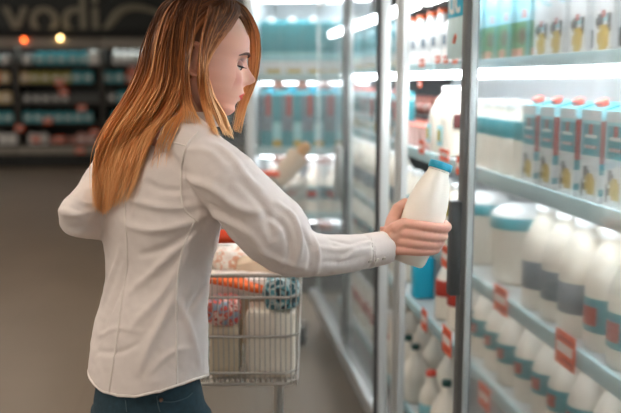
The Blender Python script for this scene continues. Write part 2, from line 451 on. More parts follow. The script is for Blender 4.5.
# closed underside, drawn up a little inside the tail
prevr = vr[-1]
sb.faces.new(prevr); sb.faces.new(list(reversed(vr[0])))
pr, rd = arm_pts(R_SLEEVE, 1.0)
tube(sb, catmull([wp(178, 134, 1.70)] + pr, 34), lerp_list([.055] + rd, 34), seg=28)
pl, ld = arm_pts(L_SLEEVE, 1.0)
tube(sb, catmull([wp(158, 138, 1.79)] + pl, 30), lerp_list([.050] + ld, 30), seg=28)
me_s = remesh(sb, 0.0042, smooth=5)
bvh_s = BVHTree.FromPolygons([v.co for v in me_s.vertices], [p.vertices for p in me_s.polygons])
def hit(bvh, x, y):
    r = ray(x, y); L = r.length
    q, n, i, d = bvh.ray_cast(C0, r.normalized(), 6.0)
    return (q, n, d / L) if q is not None else (None, None, None)
FOLDS = [  # folds seen on the cloth: polyline sightings, height in mm, half width in mm
    ([(205, 216), (180, 226), (150, 230), (128, 226)], 6, 7), ([(203, 222), (182, 238), (160, 250), (140, 255)], -5, 7), ([(200, 226), (176, 250), (150, 275), (130, 292)], 5, 8),
    ([(196, 206), (170, 208), (146, 204), (124, 196)], 5, 7), ([(190, 190), (165, 190), (146, 183)], -4, 7), ([(150, 160), (142, 190), (134, 215)], 3, 8),
    ([(192, 232), (178, 268), (158, 300), (134, 325)], 5, 9), ([(190, 250), (172, 300), (150, 345), (138, 372)], 5, 10), ([(178, 300), (190, 330), (200, 365)], 6, 8), ([(182, 320), (196, 300), (206, 286)], -4, 7),
    ([(120, 250), (110, 280), (104, 300)], 4, 8), ([(128, 262), (114, 300), (104, 330)], -4, 7), ([(100, 335), (118, 328), (140, 332)], 3, 5), ([(98, 352), (120, 352), (138, 344)], -3, 5), ([(150, 372), (172, 352), (190, 348)], 3, 6),
    ([(188, 150), (208, 152), (228, 170)], 4, 7), ([(184, 178), (210, 186), (236, 206), (262, 214)], 7, 8), ([(186, 198), (212, 206), (240, 222)], -6, 8), ([(198, 214), (224, 218), (252, 236), (270, 262)], 6, 8),
    ([(204, 226), (228, 230), (246, 248)], -4, 6), ([(206, 140), (226, 152), (246, 176), (262, 190)], 4, 8), ([(240, 182), (262, 206), (272, 236)], -4, 8),
    ([(278, 204), (292, 216), (300, 238), (298, 262)], 7, 6), ([(266, 214), (284, 226), (290, 250), (284, 272)], -6, 7), ([(302, 228), (310, 244), (309, 268)], -7, 5), ([(312, 234), (318, 252), (316, 274)], 6, 5), ([(262, 250), (282, 262), (306, 268)], 5, 6),
    ([(318, 246), (340, 250), (362, 244), (380, 242)], 4, 5), ([(324, 262), (346, 262), (366, 255)], -4, 5), ([(340, 262), (352, 252), (372, 248)], 4, 4), ([(330, 240), (350, 244), (366, 240)], -3, 4),
    ([(70, 196), (84, 204), (96, 204)], 5, 6), ([(64, 214), (80, 214), (98, 210)], 6, 6), ([(62, 206), (78, 210), (92, 220)], -4, 5), ([(70, 228), (86, 226), (100, 216)], -5, 6), ([(80, 178), (92, 188), (98, 196)], 4, 7)]
segs = []
for pl_, hgt, wd in FOLDS:
    P = [hit(bvh_s, x, y)[0] for x, y in pl_]; P = [p for p in P if p is not None]
    if len(P) < 2: continue
    P = catmull(P, 9)
    segs.append((P, hgt / 1000 * 1.35, wd / 1000))
CUFF = wp(388, 247, 1.775); CUFFAX = (wp(388, 247, 1.775) - wp(348, 254, 1.73)).normalized()
import numpy as np
NV = len(me_s.vertices)
CO = np.empty(NV * 3, dtype=np.float32); me_s.vertices.foreach_get('co', CO); CO = CO.reshape(-1, 3).astype(float)
NO = np.array([v.normal[:] for v in me_s.vertices])
DISP = np.zeros(NV)
for P, hgt, wd in segs:
    mid = np.array(P[4]); idx = np.where(((CO - mid) ** 2).sum(1) < .22 ** 2)[0]
    if not len(idx): continue
    X = CO[idx]; best = np.full(len(idx), 9.0); tb = np.zeros(len(idx))
    for i in range(8):
        a = np.array(P[i]); ab = np.array(P[i + 1]) - a
        t = np.clip(((X - a) @ ab) / max(ab @ ab, 1e-9), 0, 1)
        dd = np.sqrt((((X - a) - t[:, None] * ab) ** 2).sum(1)); m = dd < best
        best[m] = dd[m]; tb[m] = (i + t[m]) / 8
    DISP[idx] += hgt * np.exp(-(best / wd) ** 2) * np.sin(PI * (.12 + .76 * tb))
for i, v in enumerate(me_s.vertices):
    co = v.co; d = DISP[i]
    d += .0040 * noise.noise(Vector((co.x * 11, co.y * 11, co.z * 6))) + .0018 * noise.noise(co * 32) + .0008 * noise.noise(co * 75)
    if (co - CUFF).length < .09:
        sdist = (co - CUFF).dot(CUFFAX)
        if sdist > -.055: d = .0012
        elif sdist > -.060: d -= .002
    CO[i] += NO[i] * d
me_s.vertices.foreach_set('co', CO.astype(np.float32).ravel()); me_s.update()
for p in me_s.polygons: p.use_smooth = True
me_s.name = 'shirt'
sm = mat('shirt_cotton', (234, 224, 219), .85, spec=.2, bump=.12, bscale=500)
me_s.materials.clear(); me_s.materials.append(sm)
shirt = bpy.data.objects.new('shirt', me_s); COL.objects.link(shirt); shirt.parent = woman
bvh_s = BVHTree.FromPolygons([v.co for v in me_s.vertices], [p.vertices for p in me_s.polygons])
def seam(sight, r=.0016, off=.0002, n=40, name='seam'):
    pts = catmull([(x, y, 0) for x, y in sight], n); P = []
    for q in pts:
        h_, n_, d_ = hit(bvh_s, q.x, q.y)
        if h_ is None: continue
        if P and (h_ - P[-1]).length > .05: continue
        P.append(h_ + n_ * off)
    if len(P) > 3:
        bm = bmesh.new(); tube(bm, P, r, seg=6)
        link(name, bm, mat('shirt_thread', (240, 232, 226), .85, spec=.2), shirt)
seam([(133, 160), (127, 190), (125, 215), (127, 240), (127, 270), (122, 300), (117, 340), (109, 392)], .0022)
seam([(194, 222), (184, 245), (178, 275), (176.5, 300), (176.5, 340), (177, 384)], .0022)
seam([(198, 132), (187, 145), (182, 165), (181, 185), (184, 208), (198, 222)], .0022)
seam([(150, 135), (160, 140), (172, 142), (186, 146)], .0016)
seam([(372, 238), (373, 250), (375, 265)], .0012)
# hem band
hem = torso_ring(371, 89, 208, 1.005, n=60, ratio=ratio_at(371), hem=.030)
hp = [bvh_s.find_nearest(p + ZV * .003)[0] for p in hem]; bm = bmesh.new(); tube(bm, hp + [hp[0]], .0028, seg=8, cap=False)
link('hem', bm, mat('shirt_thread', (240, 232, 226), .85), shirt)
bm = bmesh.new()
for i in range(3):                                     # little buttons along the cuff
    h_, n_, d_ = hit(bvh_s, 384 - i * 7, 258.5 + i * 1.5)
    if h_ is not None: tube(bm, [h_, h_ + n_ * .002], [.0042, .0036], seg=12)
if len(bm.verts): link('cuff_buttons', bm, mat('button', (214, 204, 192), .3), shirt)
# collar standing round the neck
bm = bmesh.new()
cr = []
for k, (dr, dy) in enumerate(((.000, 128), (.002, 116), (.006, 111), (.012, 117), (.014, 126))):
    c = wp(183, dy, 1.75)
    cr.append([c + LV * ((.066 + dr) * math.cos(2 * PI * i / 32)) + FV * ((.060 + dr) * math.sin(2 * PI * i / 32)) for i in range(32)])
rings_loft(bm, cr, cap=False)
link('collar', bm, sm, shirt)

# ---------------------------------------------------------------- jeans, shoes
denim = mat('denim', (36, 62, 74), .9, var=.22, vscale=90, bump=.3, bscale=700)
bm = bmesh.new()
rr = []
for dz, A, B in ((.06, .104, .083), (0, .112, .090), (-.03, .119, .096), (-.06, .125, .102), (-.13, .128, .106)):
    rr.append([hipc + ZV * dz - FV * .002 + LV * (A * math.cos(2 * PI * i / 40)) + FV * (B * math.sin(2 * PI * i / 40)) for i in range(40)])
rings_loft(bm, rr)
for s in (-1, 1):
    tube(bm, catmull(leg_path(s), 20), lerp_list([.084, .078, .061, .057, .046], 20), seg=24, round_ends=False)
me_j = remesh(bm, .006, 3); me_j.name = 'jeans'; me_j.materials.clear(); me_j.materials.append(denim)
for p in me_j.polygons: p.use_smooth = True
jeans = bpy.data.objects.new('jeans', me_j); COL.objects.link(jeans); jeans.parent = woman
bvh_j = BVHTree.FromPolygons([v.co for v in me_j.vertices], [p.vertices for p in me_j.polygons])
stitch = mat('denim_stitch', (70, 92, 100), .8)
def jseam(sight):
    P = [hit(bvh_j, x, y) for x, y in sight]; P = [q[0] + q[1] * .0012 for q in P if q[0] is not None]
    if len(P) > 1:
        bm = bmesh.new(); tube(bm, catmull(P, 16), .0012, seg=6); link('stitching', bm, stitch, jeans)
jseam([(157, 396), (158, 404), (160, 412)]); jseam([(158, 401), (172, 402), (186, 398), (192, 393)]); jseam([(126, 400), (127, 412)])
h_, n_, d_ = hit(bvh_j, 161, 400)
if h_ is not None:
    bm = bmesh.new(); tube(bm, [h_, h_ + n_ * .003], [.0045, .003], seg=12); link('rivet', bm, mat('rivet_metal', (120, 96, 84), .35, metal=.8), jeans)
for s in (-1, 1):
    a = leg_path(s)[-1]; bm = bmesh.new()
    base = Vector((a.x, a.y, 0))
    rs = []
    for t, w, hgt in ((-.075, .018, .04), (-.065, .032, .085), (-.03, .036, .10), (.02, .038, .085), (.08, .044, .06), (.13, .040, .045), (.165, .022, .03)):
        rs.append([base + FV * t + LV * (w * math.cos(2 * PI * i / 16)) + ZV * max(0.002, hgt / 2 + hgt / 2 * math.sin(2 * PI * i / 16)) for i in range(16)])
    rings_loft(bm, rs)
    bmesh.ops.recalc_face_normals(bm, faces=bm.faces[:])
    link('shoe', bm, mat('shoe_leather', (46, 42, 42), .4), woman)

# ---------------------------------------------------------------- hair
hair_bm = bmesh.new()
HC = []                                   # colour value per vertex: 0 root .. 1 tip
def scalp(f, l, u):
    if u > .034: return f < .028 + (u - .034) * .66
    if u > .0: return f < .012 + u * .45 - (0.0)
    return f < -.012 - (-u) * .15 and u > -.10
def scalp_edge(u):
    if u > .034: return .028 + (u - .034) * .66
    if u > 0: return .010 + u * .53
    return .010 + u * .45
def cap_mesh(grow):
    NU2, NA2 = 90, 120; rows = []
    for i in range(NU2):
        u = -.105 + (.1238 + .105) * i / (NU2 - 1); row = []
        for k in range(NA2):
            a = 2 * PI * k / NA2
            f0, l0, _ = head_pt(a, u)
            t = max(0, min(1, (scalp_edge(u) - f0) / .012)); t = t * t * (3 - 2 * t)
            gr = -.006 + (grow + .006) * t
            f, l, _ = head_pt(a, u, gr if abs(gr) > 1e-6 else 1e-5)
            lump = .003 * noise.noise(Vector((f * 30, l * 30, u * 9))) * t
            row.append(hair_bm.verts.new(hw(f + lump * .5, l + lump * (1 if l > 0 else -1), u + max(0, gr) * max(0, u) / .12)))
            HC.append(.10 + .30 * max(0, min(1, (.05 - u) / .14)))
        rows.append(row)
    for r0, r1 in zip(rows, rows[1:]):
        for k in range(NA2): hair_bm.faces.new((r0[k], r0[(k + 1) % NA2], r1[(k + 1) % NA2], r1[k]))
    hair_bm.faces.new(rows[-1])
cap_mesh(.0030)
NP = 20
def strand(P, r, c0=0.0, c1=1.0, flat=.5, seg=4, ref=None):
    n = len(P); R = []
    for i in range(n):
        t = i / (n - 1); R.append(r * (0.75 + .5 * math.sin(PI * min(1, t * 1.2))) * (1 - t ** 4 * .85))
    before = len(hair_bm.verts)
    tube(hair_bm, P, R, seg=seg, flat=flat, ref=ref)
    jit = random.uniform(-.20, .20)
    for i in range(n):
        for _ in range(seg): HC.append(c0 + (c1 - c0) * i / (n - 1) + jit)
def depth(x, y, off, dflt):
    best = None
    for bv in (bvh_body, bvh_s):
        q, nn, d = hit(bv, x, y)
        if d is not None and d < 2.2 and (best is None or d < best): best = d
    return (best - off) if best is not None else dflt
def family(guides, count, rr_, c0, c1, layer=(0.006, 0.022), jitter=3.0, dflts=None, auto=True, start=(0, 0.25), lenvar=.12):
    for _ in range(count):
        t = random.random() * (len(guides) - 1); i = min(int(t), len(guides) - 2); t -= i
        a, b2 = guides[i], guides[i + 1]
        off = random.uniform(*layer)
        s0 = random.uniform(*start); s1 = 1 - random.random() ** 2 * lenvar * 1.6
        jx = random.gauss(0, jitter * .4); jy = random.gauss(0, jitter * .5); cx = random.gauss(0, jitter)
        m = [(a[k][0] * (1 - t) + b2[k][0] * t, a[k][1] * (1 - t) + b2[k][1] * t, a[k][2] * (1 - t) + b2[k][2] * t) for k in range(len(a))]
        pts = catmull(m, 40)
        pts = [pts[int(s0 * 39 + (s1 - s0) * 39 * k / (NP - 1))] for k in range(NP)]
        D = []
        for k, p in enumerate(pts):
            kk = k / (NP - 1)
            x = p.x + jx + cx * math.sin(PI * kk) * .7 + random.gauss(0, .12); y = p.y + jy
            d = p.z
            if auto:
                d = depth(x, y, off, p.z - off)
                d = min(d, p.z + .02)
            else: d -= off
            D.append((x, y, d))
        if sum(1 for e in D if ((e[0] - 194.5) / 4.2) ** 2 + ((e[1] - 60) / 12) ** 2 < 1) > 0: continue
        ds = [q[2] for q in D]
        for _s in range(3):
            ds = [ds[0]] + [min(ds[k], .25 * ds[k - 1] + .5 * ds[k] + .25 * ds[k + 1]) * .5 + .5 * (.25 * ds[k - 1] + .5 * ds[k] + .25 * ds[k + 1]) for k in range(1, NP - 1)] + [ds[-1]]
        strand([wp(q[0], q[1], d) for q, d in zip(D, ds)], random.uniform(*rr_), c0 + (c1 - c0) * s0, c1, ref=-FW)
A_ = [[(196, -6, 1.73), (189, 18, 1.68), (184, 48, 1.66), (181, 82, 1.67), (172, 108, 1.66), (154, 132, 1.66), (141, 168, 1.64), (128, 206, 1.64)],
      [(192, -6, 1.73), (180, 15, 1.68), (174, 48, 1.67), (170, 84, 1.68), (156, 112, 1.67), (136, 142, 1.67), (122, 178, 1.65), (112, 212, 1.65)],
      [(188, -6, 1.74), (173, 12, 1.70), (164, 46, 1.69), (158, 82, 1.70), (142, 110, 1.69), (121, 140, 1.69), (107, 178, 1.68), (102, 222, 1.67)],
      [(186, -7, 1.74), (161, 8, 1.735), (148, 40, 1.735), (142, 70, 1.735), (129, 98, 1.73), (107, 130, 1.73), (94, 160, 1.73), (94, 215, 1.72)]]
family(A_, 520, (.0016, .0032), .0, 1.0, (.004, .024), 3.0)
family(A_, 200, (.0016, .0030), .0, 1.0, (.002, .010), 3.0, start=(0, .04))
family(A_[1:], 90, (.0016, .003), .0, 1.1, (.012, .030), 5.0)
B_ = [[(222, -4, 1.72), (222, 12, 1.69), (213, 36, 1.67), (206, 62, 1.665), (207, 92, 1.665), (214, 122, 1.66), (222, 140, 1.665)],
      [(214, -6, 1.72), (210, 12, 1.68), (203, 40, 1.665), (202, 66, 1.66), (203, 96, 1.66), (208, 120, 1.655), (214, 136, 1.655)],
      [(205, -7, 1.72), (198, 14, 1.675), (193, 42, 1.66), (188, 66, 1.655), (190, 96, 1.655), (197, 114, 1.65), (204, 128, 1.65)],
      [(198, -7, 1.72), (190, 14, 1.68), (186, 44, 1.665), (182, 72, 1.66), (180, 98, 1.66), (178, 112, 1.66), (170, 124, 1.66)]]
family(B_[:3], 170, (.0014, .0028), .0, .92, (.004, .016), 1.6, lenvar=.2)
family(B_[2:], 120, (.0015, .0030), .0, .85, (.004, .016), 1.6, lenvar=.2)
B2_ = [[(206, 62, 1.665), (208, 92, 1.67), (216, 118, 1.69), (224, 136, 1.69)], [(208, 80, 1.68), (214, 100, 1.70), (226, 120, 1.72), (236, 140, 1.72)]]
family(B2_, 60, (.002, .0034), .45, 1.0, (.0, .016), 2.0, auto=False)
C_ = [[(220, -5, 1.72), (235, 6, 1.74), (246, 24, 1.775), (249, 46, 1.79), (249, 76, 1.81), (238, 106, 1.81), (231, 134, 1.81)],
      [(222, -5, 1.72), (240, 6, 1.745), (251, 24, 1.78), (255, 46, 1.79), (253, 76, 1.80), (242, 106, 1.80), (235, 136, 1.80)],
      [(224, -5, 1.72), (244, 6, 1.76), (256, 26, 1.80), (260, 50, 1.81), (256, 80, 1.81), (246, 108, 1.81), (240, 138, 1.81)]]
family(C_, 140, (.0018, .0034), .0, .95, (-.012, .012), 1.0, auto=False, lenvar=.22)
D_ = [[(190, 88, 1.66), (186, 106, 1.66), (179, 124, 1.655), (170, 146, 1.65), (166, 166, 1.645)], [(184, 92, 1.66), (180, 108, 1.66), (168, 126, 1.655), (158, 146, 1.65), (150, 172, 1.645)]]
family(D_, 26, (.0011, .002), .5, 1.0, (.003, .008), 2.5)
# swept fringe over the temple
E_ = [[(240, 5, 1.73), (239, 14, 1.70), (229, 29, 1.68), (217, 45, 1.67), (208, 63, 1.664), (207, 90, 1.662)],
      [(233, 2, 1.715), (232, 12, 1.69), (222, 29, 1.675), (212, 45, 1.668), (206, 64, 1.664), (206, 90, 1.662)],
      [(226, -3, 1.71), (224, 12, 1.68), (214, 32, 1.668), (205, 50, 1.664), (201, 70, 1.66), (203, 95, 1.66)],
      [(217, -6, 1.71), (211, 14, 1.68), (202, 38, 1.665), (196, 60, 1.66), (194, 80, 1.658), (196, 100, 1.656)]]
family(E_, 230, (.0014, .0026), .0, .62, (.003, .012), 1.2, start=(0, .12))
F_ = [[(219, -2, 1.70), (230, 6, 1.70), (237, 14, 1.71), (243, 23, 1.735), (248, 36, 1.77)], [(221, -6, 1.72), (234, 0, 1.73), (242, 9, 1.745), (249, 20, 1.77), (253, 34, 1.785)], [(218, -4, 1.70), (229, 3, 1.705), (236, 10, 1.715), (243, 18, 1.735), (249, 30, 1.765)]]
family(F_, 120, (.0014, .0026), .0, .3, (.003, .010), 1.0, start=(0, .12))
G_ = [[(222, -7, 1.72), (205, -7, 1.73), (188, -3, 1.735), (172, 8, 1.735), (160, 24, 1.735)], [(224, -5, 1.70), (206, 2, 1.69), (190, 10, 1.69), (176, 24, 1.69), (166, 44, 1.69)], [(226, -3, 1.69), (212, 10, 1.68), (200, 24, 1.67), (192, 40, 1.665), (188, 60, 1.66)]]
family(G_, 170, (.0014, .0028), .0, .34, (.002, .010), 2.0, start=(0, .25))
hm = bpy.data.materials.new('ombre_hair'); hm.use_nodes = True
nt = hm.node_tree; b = nt.nodes['Principled BSDF']; b.inputs['Roughness'].default_value = .48; b.inputs['Specular IOR Level'].default_value = .22
an = nt.nodes.new('ShaderNodeAttribute'); an.attribute_name = 'along'
cr = nt.nodes.new('ShaderNodeValToRGB')
els = cr.color_ramp.elements
els[0].position = 0; els[0].color = lin((88, 61, 46)); els[1].position = 1; els[1].color = lin((248, 204, 150))
for pos, c in ((.20, (116, 77, 54)), (.40, (182, 120, 76)), (.68, (234, 174, 116))):
    e = els.new(pos); e.color = lin(c)
nt.links.new(an.outputs['Fac'], cr.inputs[0]); nt.links.new(cr.outputs[0], b.inputs['Base Color'])
hair = link('hair', hair_bm, hm, woman)
fa = hair.data.attributes.new('along', 'FLOAT', 'POINT')
fa.data.foreach_set('value', [max(0, min(1, v)) for v in HC])
# ================================================================= COOLER ROW
XF, XS, XB = .675, .82, 1.50               # door plane, shelf front, back wall
steel = mat('brushed_steel', (172, 172, 170), .32, metal=.85)
alu = mat('anodised_aluminium', (206, 208, 206), .36, metal=.35)
dark = mat('dark_gasket', (58, 58, 58), .5)
handle_m = mat('handle_plastic', (66, 70, 72), .45)
white_en = mat('white_enamel', (228, 234, 236), .45)
cab_grey = mat('cabinet_grey', (84, 82, 80), .5)
rail_m = mat('price_rail', (176, 206, 210), .25)
shelf_m = mat('shelf_metal', (206, 214, 216), .4)
LED = 6.5
led_ms = [mat('led_tube_' + n, (246, 250, 255), .4, emit=LED * k) for n, k in (('top', 2.4), ('second', 1.1), ('third', .40), ('fourth', .25))]
led_m = led_ms[1]
led_top = mat('led_canopy', (246, 250, 255), .4, emit=LED * 1.3)
door_glass = glass_mat('door_glass', 0.9, .09, (200, 214, 214), .0)
fog_glass = glass_mat('fogged_glass', 0.3, .02, (222, 216, 208), .18)
clear_glass = glass_mat('clear_glass', 0.35, .03, (214, 222, 222), 0)
ZA, ZB, ZC, ZD, ZE = 1.555, 1.238, .909, .632, .175
SHELVES = [('top', ZA), ('second', ZB), ('third', ZC), ('fourth', ZD), ('bottom', ZE)]

def make_door(root, w, pane_mat, far_handle, y0, y1, thin=False):
    """closed door between y0 and y1 in the door plane"""
    bm = bmesh.new(); x0, x1 = (XF + .006, XF + .020) if thin else (XF - .018, XF + .018)
    box(bm, x0, x1, y0, y0 + .04, .16, 1.98, .004); box(bm, x0, x1, y1 - .04, y1, .16, 1.98, .004)
    box(bm, x0, x1, y0 + .04, y1 - .04, .16, .22, .004); box(bm, x0, x1, y0 + .04, y1 - .04, 1.92, 1.98, .004)
    d = link('glass_door', bm, alu if thin else mat('dark_aluminium', (112, 114, 114), .4, metal=.5), root)
    bm = bmesh.new(); box(bm, XF - .004, XF + .004, y0 + .038, y1 - .038, .215, 1.925); link('pane', bm, pane_mat, d)
    bm = bmesh.new(); a = y1 - .048 if far_handle else y0 + .04
    box(bm, XF - .006, XF + .010, a, a + .008, .22, 1.92); link('gasket', bm, dark if thin else mat('pale_gasket', (186, 194, 194), .5), d)
    hy = y1 - .040 if far_handle else y0 + .004
    bm = bmesh.new()
    box(bm, XF - .046, XF - .016, hy, hy + .036, .945, 1.195, .006)
    link('handle', bm, steel if thin else handle_m, d)
    return d

def cooler(label, y0, y1, doors, xs_led=True, ends=(False, False)):
    r = empty('display_cooler', (0, 0, 0), 0, label, 'refrigerator', 'glass door coolers along the aisle')
    bm = bmesh.new(); box(bm, XF + .01, XB + .06, y0, y1, .05, .15, .006); link('plinth', bm, cab_grey, r)
    bm = bmesh.new(); box(bm, XF + .06, XB, y0 + .02, y1 - .02, 0, .05); link('kickboard', bm, dark, r)
    bm = bmesh.new(); box(bm, XF - .045, XF + .01, y0, y1, .17, .235, .012); link('bumper_rail', bm, steel, r)
    bm = bmesh.new(); box(bm, XB, XB + .06, y0, y1, .15, 2.0); link('back_panel', bm, white_en, r)
    bm = bmesh.new(); box(bm, XF - .01, XB + .06, y0, y1, 2.0, 2.14, .006); link('header', bm, white_en, r)
    bm = bmesh.new(); box(bm, .80, XB, y0, y1, 1.785, 1.80); box(bm, .795, .83, y0, y1, 1.765, 1.80, .004); link('canopy', bm, cab_grey, r)
    bm = bmesh.new(); n = max(1, round((y1 - y0) / .78))
    L = (y1 - y0) / n
    for i in range(n): box(bm, .742, .776, y0 + i * L + .06, y0 + (i + 1) * L - .06, 1.752, 1.790, .010)
    link('canopy_light', bm, led_top, r)
    for i, (nm, z) in enumerate(SHELVES):
        bm = bmesh.new(); box(bm, XS, XB, y0, y1, z - .016, z)
        s = link('shelf', bm, shelf_m, r)
        bm = bmesh.new(); box(bm, XS - .012, XS, y0, y1, z - (.022 if i == 0 else .034), z + .008, .003); link('price_rail', bm, rail_m, s)
        if nm != 'bottom':
            bm = bmesh.new(); box(bm, XS + .012, XS + .034, y0 + .02, y1 - .02, z - (.046 if i == 0 else .030), z - .017, .003); link('light_strip', bm, led_ms[i], s)
    for yy in ends:
        if yy is not False:
            bm = bmesh.new(); box(bm, XF + .01, XB + .06, yy - .02, yy + .02, .15, 2.0, .003); link('side_panel', bm, white_en, r)
    return r

HX, HY = .647, 2.965                       # hinge of the open door
c1 = cooler('nearest glass-door cooler, its far door standing open beside the woman', 1.06, 2.975, 2, ends=(1.08, False))
make_door(c1, .9, fog_glass, True, 1.10, 2.165)
bm = bmesh.new(); box(bm, XF + .012, XF + .038, 2.955, 2.99, .15, 2.0, .004); link('post', bm, alu, c1)
# the open door, swung out square to the row
bm = bmesh.new(); dx0, dx1, dy0, dy1 = HX - .742, HX, HY - .012, HY + .024
box(bm, dx0, dx0 + .04, dy0, dy1, .16, 1.98, .004); box(bm, dx1 - .034, dx1, dy0, dy1, .16, 1.98, .004)
box(bm, dx0 + .04, dx1 - .034, dy0, dy1, .16, .22, .004); box(bm, dx0 + .04, dx1 - .034, dy0, dy1, 1.92, 1.98, .004)
od = link('glass_door', bm, alu, c1); od['label'] = 'door swung wide open'
bm = bmesh.new(); box(bm, dx0 + .038, dx1 - .032, HY + .003, HY + .009, .215, 1.925); link('pane', bm, door_glass, od)
bm = bmesh.new(); box(bm, dx1 - .044, dx1 - .035, HY - .008, HY + .02, .22, 1.92); link('gasket', bm, dark, od)
bm = bmesh.new(); box(bm, dx0 + .002, dx0 + .038, dy1 + .012, dy1 + .044, .945, 1.195, .006); box(bm, dx0 + .01, dx0 + .03, dy1 - .002, dy1 + .016, .965, 1.0); box(bm, dx0 + .01, dx0 + .03, dy1 - .002, dy1 + .016, 1.14, 1.175)
link('handle', bm, handle_m, od)
for z in (.19, 1.95):
    bm = bmesh.new(); box(bm, dx1 - .004, XF + .01, HY - .008, HY + .018, z - .02, z + .02, .003); link('hinge', bm, steel, od)
c2 = cooler('second glass-door cooler down the row, seen through the open door', 2.99, 5.17, 2)
bm = bmesh.new(); box(bm, 1.0, XB + .06, 5.12, 5.16, .15, 2.0, .003); link('side_panel', bm, cab_grey, c2)
make_door(c2, 1.09, clear_glass, True, 2.995, 4.07, True); make_door(c2, 1.09, clear_glass, False, 4.085, 5.16, True)
bm = bmesh.new(); box(bm, XF, XF + .036, 4.062, 4.092, .15, 2.0, .004); link('post', bm, alu, c2)

# ---------------------------------------------------------------- goods
milk = mat('milk_white', (236, 228, 214), .35, var=.03)
milk2 = mat('milk_cream', (226, 216, 198), .4)
plastic_w = mat('white_plastic', (240, 240, 238), .35)
or_cap = mat('orange_cap', (238, 112, 62), .4)
red_cap = mat('red_cap', (226, 82, 60), .4)
teal_cap = mat('teal_cap', (24, 150, 178), .35)
green_cap = mat('green_cap', (24, 66, 58), .4)
teal = mat('teal_print', (52, 142, 152), .45, var=.12, vscale=40)
lteal = mat('light_teal_print', (150, 206, 214), .45, var=.08, vscale=40)
blue = mat('blue_print', (24, 184, 218), .4)
greyw = mat('grey_white_print', (212, 216, 216), .45, var=.08, vscale=60)
greyb = mat('grey_blue_label', (112, 128, 140), .5, var=.15, vscale=50)
yel = mat('ochre_print', (178, 150, 48), .5, var=.2, vscale=60)
blk = mat('black_print', (46, 46, 48), .5)
grn = mat('green_print', (96, 142, 92), .5, var=.15, vscale=50)
brn = mat('brown_print', (104, 70, 52), .5, var=.2, vscale=50)
pink = mat('salmon_print', (232, 138, 120), .5)
redp = mat('red_print', (168, 52, 38), .5)
olive = mat('olive_print', (170, 154, 40), .5)
tag_m = mat('price_orange', (234, 96, 52), .5)
tag_w = mat('price_white', (238, 232, 226), .5)
tag_d = mat('price_dark', (176, 58, 36), .5)
wine = mat('dark_red_label', (98, 44, 42), .5)

def bottle_proto(name, h, r, cap, label=None, lz=(.22, .55), bodym=None, sq=None, shoulder=.62, neck=.42, label2=None):
    """moulded milk bottle: root Empty, body, cap and printed sleeve"""
    root = empty(name)
    k = h * .93
    prof = [(r * .86, 0), (r * .97, .006), (r, .016), (r, k * .30), (r * .975, k * .36), (r, k * .42), (r, k * shoulder), (r * .93, k * (shoulder + .09)), (r * .74, k * (shoulder + .2)), (r * .54, k * (shoulder + .29)), (r * neck, k * .955), (r * neck, k)]
    prof = sorted(prof, key=lambda q: q[1])
    bm = bmesh.new(); lathe(bm, prof, 24, sq); link('body', bm, bodym or milk, root)
    bm = bmesh.new(); lathe(bm, [(r * neck * 1.12, k - .004), (r * neck * 1.14, k), (r * neck * 1.14, h - .002), (r * neck * .98, h)], 20); link('cap', bm, cap, root)
    if label:
        bm = bmesh.new(); z0, z1 = h * lz[0], h * lz[1]
        lathe(bm, [(r * 1.0, z0), (r * 1.012, z0 + .001), (r * 1.012, z1 - .001), (r * 1.0, z1)], 24, sq)
        l = link('label', bm, label, root)
        if label2:
            bm = bmesh.new(); zz0, zz1 = z0 + (z1 - z0) * .2, z0 + (z1 - z0) * .75
            n = 6; pts = []
            for row in (zz0, zz1):
                pts.append([bm.verts.new((r * 1.022 * math.cos(a) * 1, r * 1.022 * math.sin(a), row)) for a in [PI + (-.55 + 1.1 * i / n) for i in range(n + 1)]])
            for i in range(n): bm.faces.new((pts[0][i], pts[0][i + 1], pts[1][i + 1], pts[1][i]))
            link('emblem', bm, label2, l)
    return root
def carton_proto(name, w, d, h, mats, fn, cap, slant=True):
    """drink carton: printed front (-x) and side faces, slanted top, screw cap"""
    root = empty(name); bm = bmesh.new(); NX, NZ = 10, 26; hb_ = h * .86
    def face_grid(P, key):
        vs = [[bm.verts.new(P(i / NX, j / NZ)) for i in range(NX + 1)] for j in range(NZ + 1)]
        for j in range(NZ):
            for i in range(NX):
                f = bm.faces.new((vs[j][i], vs[j][i + 1], vs[j + 1][i + 1], vs[j + 1][i])); f.material_index = fn(key, (i + .5) / NX, (j + .5) / NZ)
    face_grid(lambda u, v: (-d / 2, w / 2 - u * w, v * hb_), 'front')
    face_grid(lambda u, v: (-d / 2 + u * d, -w / 2, v * hb_), 'side')
    face_grid(lambda u, v: (d / 2, -w / 2 + u * w, v * hb_), 'front')
    face_grid(lambda u, v: (d / 2 - u * d, w / 2, v * hb_), 'side')
    t = h * .93
    b = [bm.verts.new(p) for p in ((-d/2,-w/2,hb_),(d/2,-w/2,hb_),(d/2,w/2,hb_),(-d/2,w/2,hb_))]
    a = [bm.verts.new(p) for p in ((d*.30,-w/2,t),(d/2,-w/2,t),(d/2,w/2,t),(d*.30,w/2,t))]
    for i in range(4): bm.faces.new((b[i], b[(i + 1) % 4], a[(i + 1) % 4], a[i]))
    bm.faces.new(a)
    bmesh.ops.remove_doubles(bm, verts=bm.verts[:], dist=1e-5)
    link('carton', bm, mats, root, smooth=False)
    c = bmesh.new(); lathe(c, [(.013, 0), (.014, .002), (.014, .016), (.012, .018)], 16)
    bmesh.ops.rotate(c, verts=c.verts[:], cent=(0, 0, 0), matrix=Matrix.Rotation(-.45, 3, 'Y'))
    bmesh.ops.translate(c, verts=c.verts[:], vec=(-d * .08, 0, (hb_ + t) / 2 - .003)); link('cap', c, cap, root)
    return root
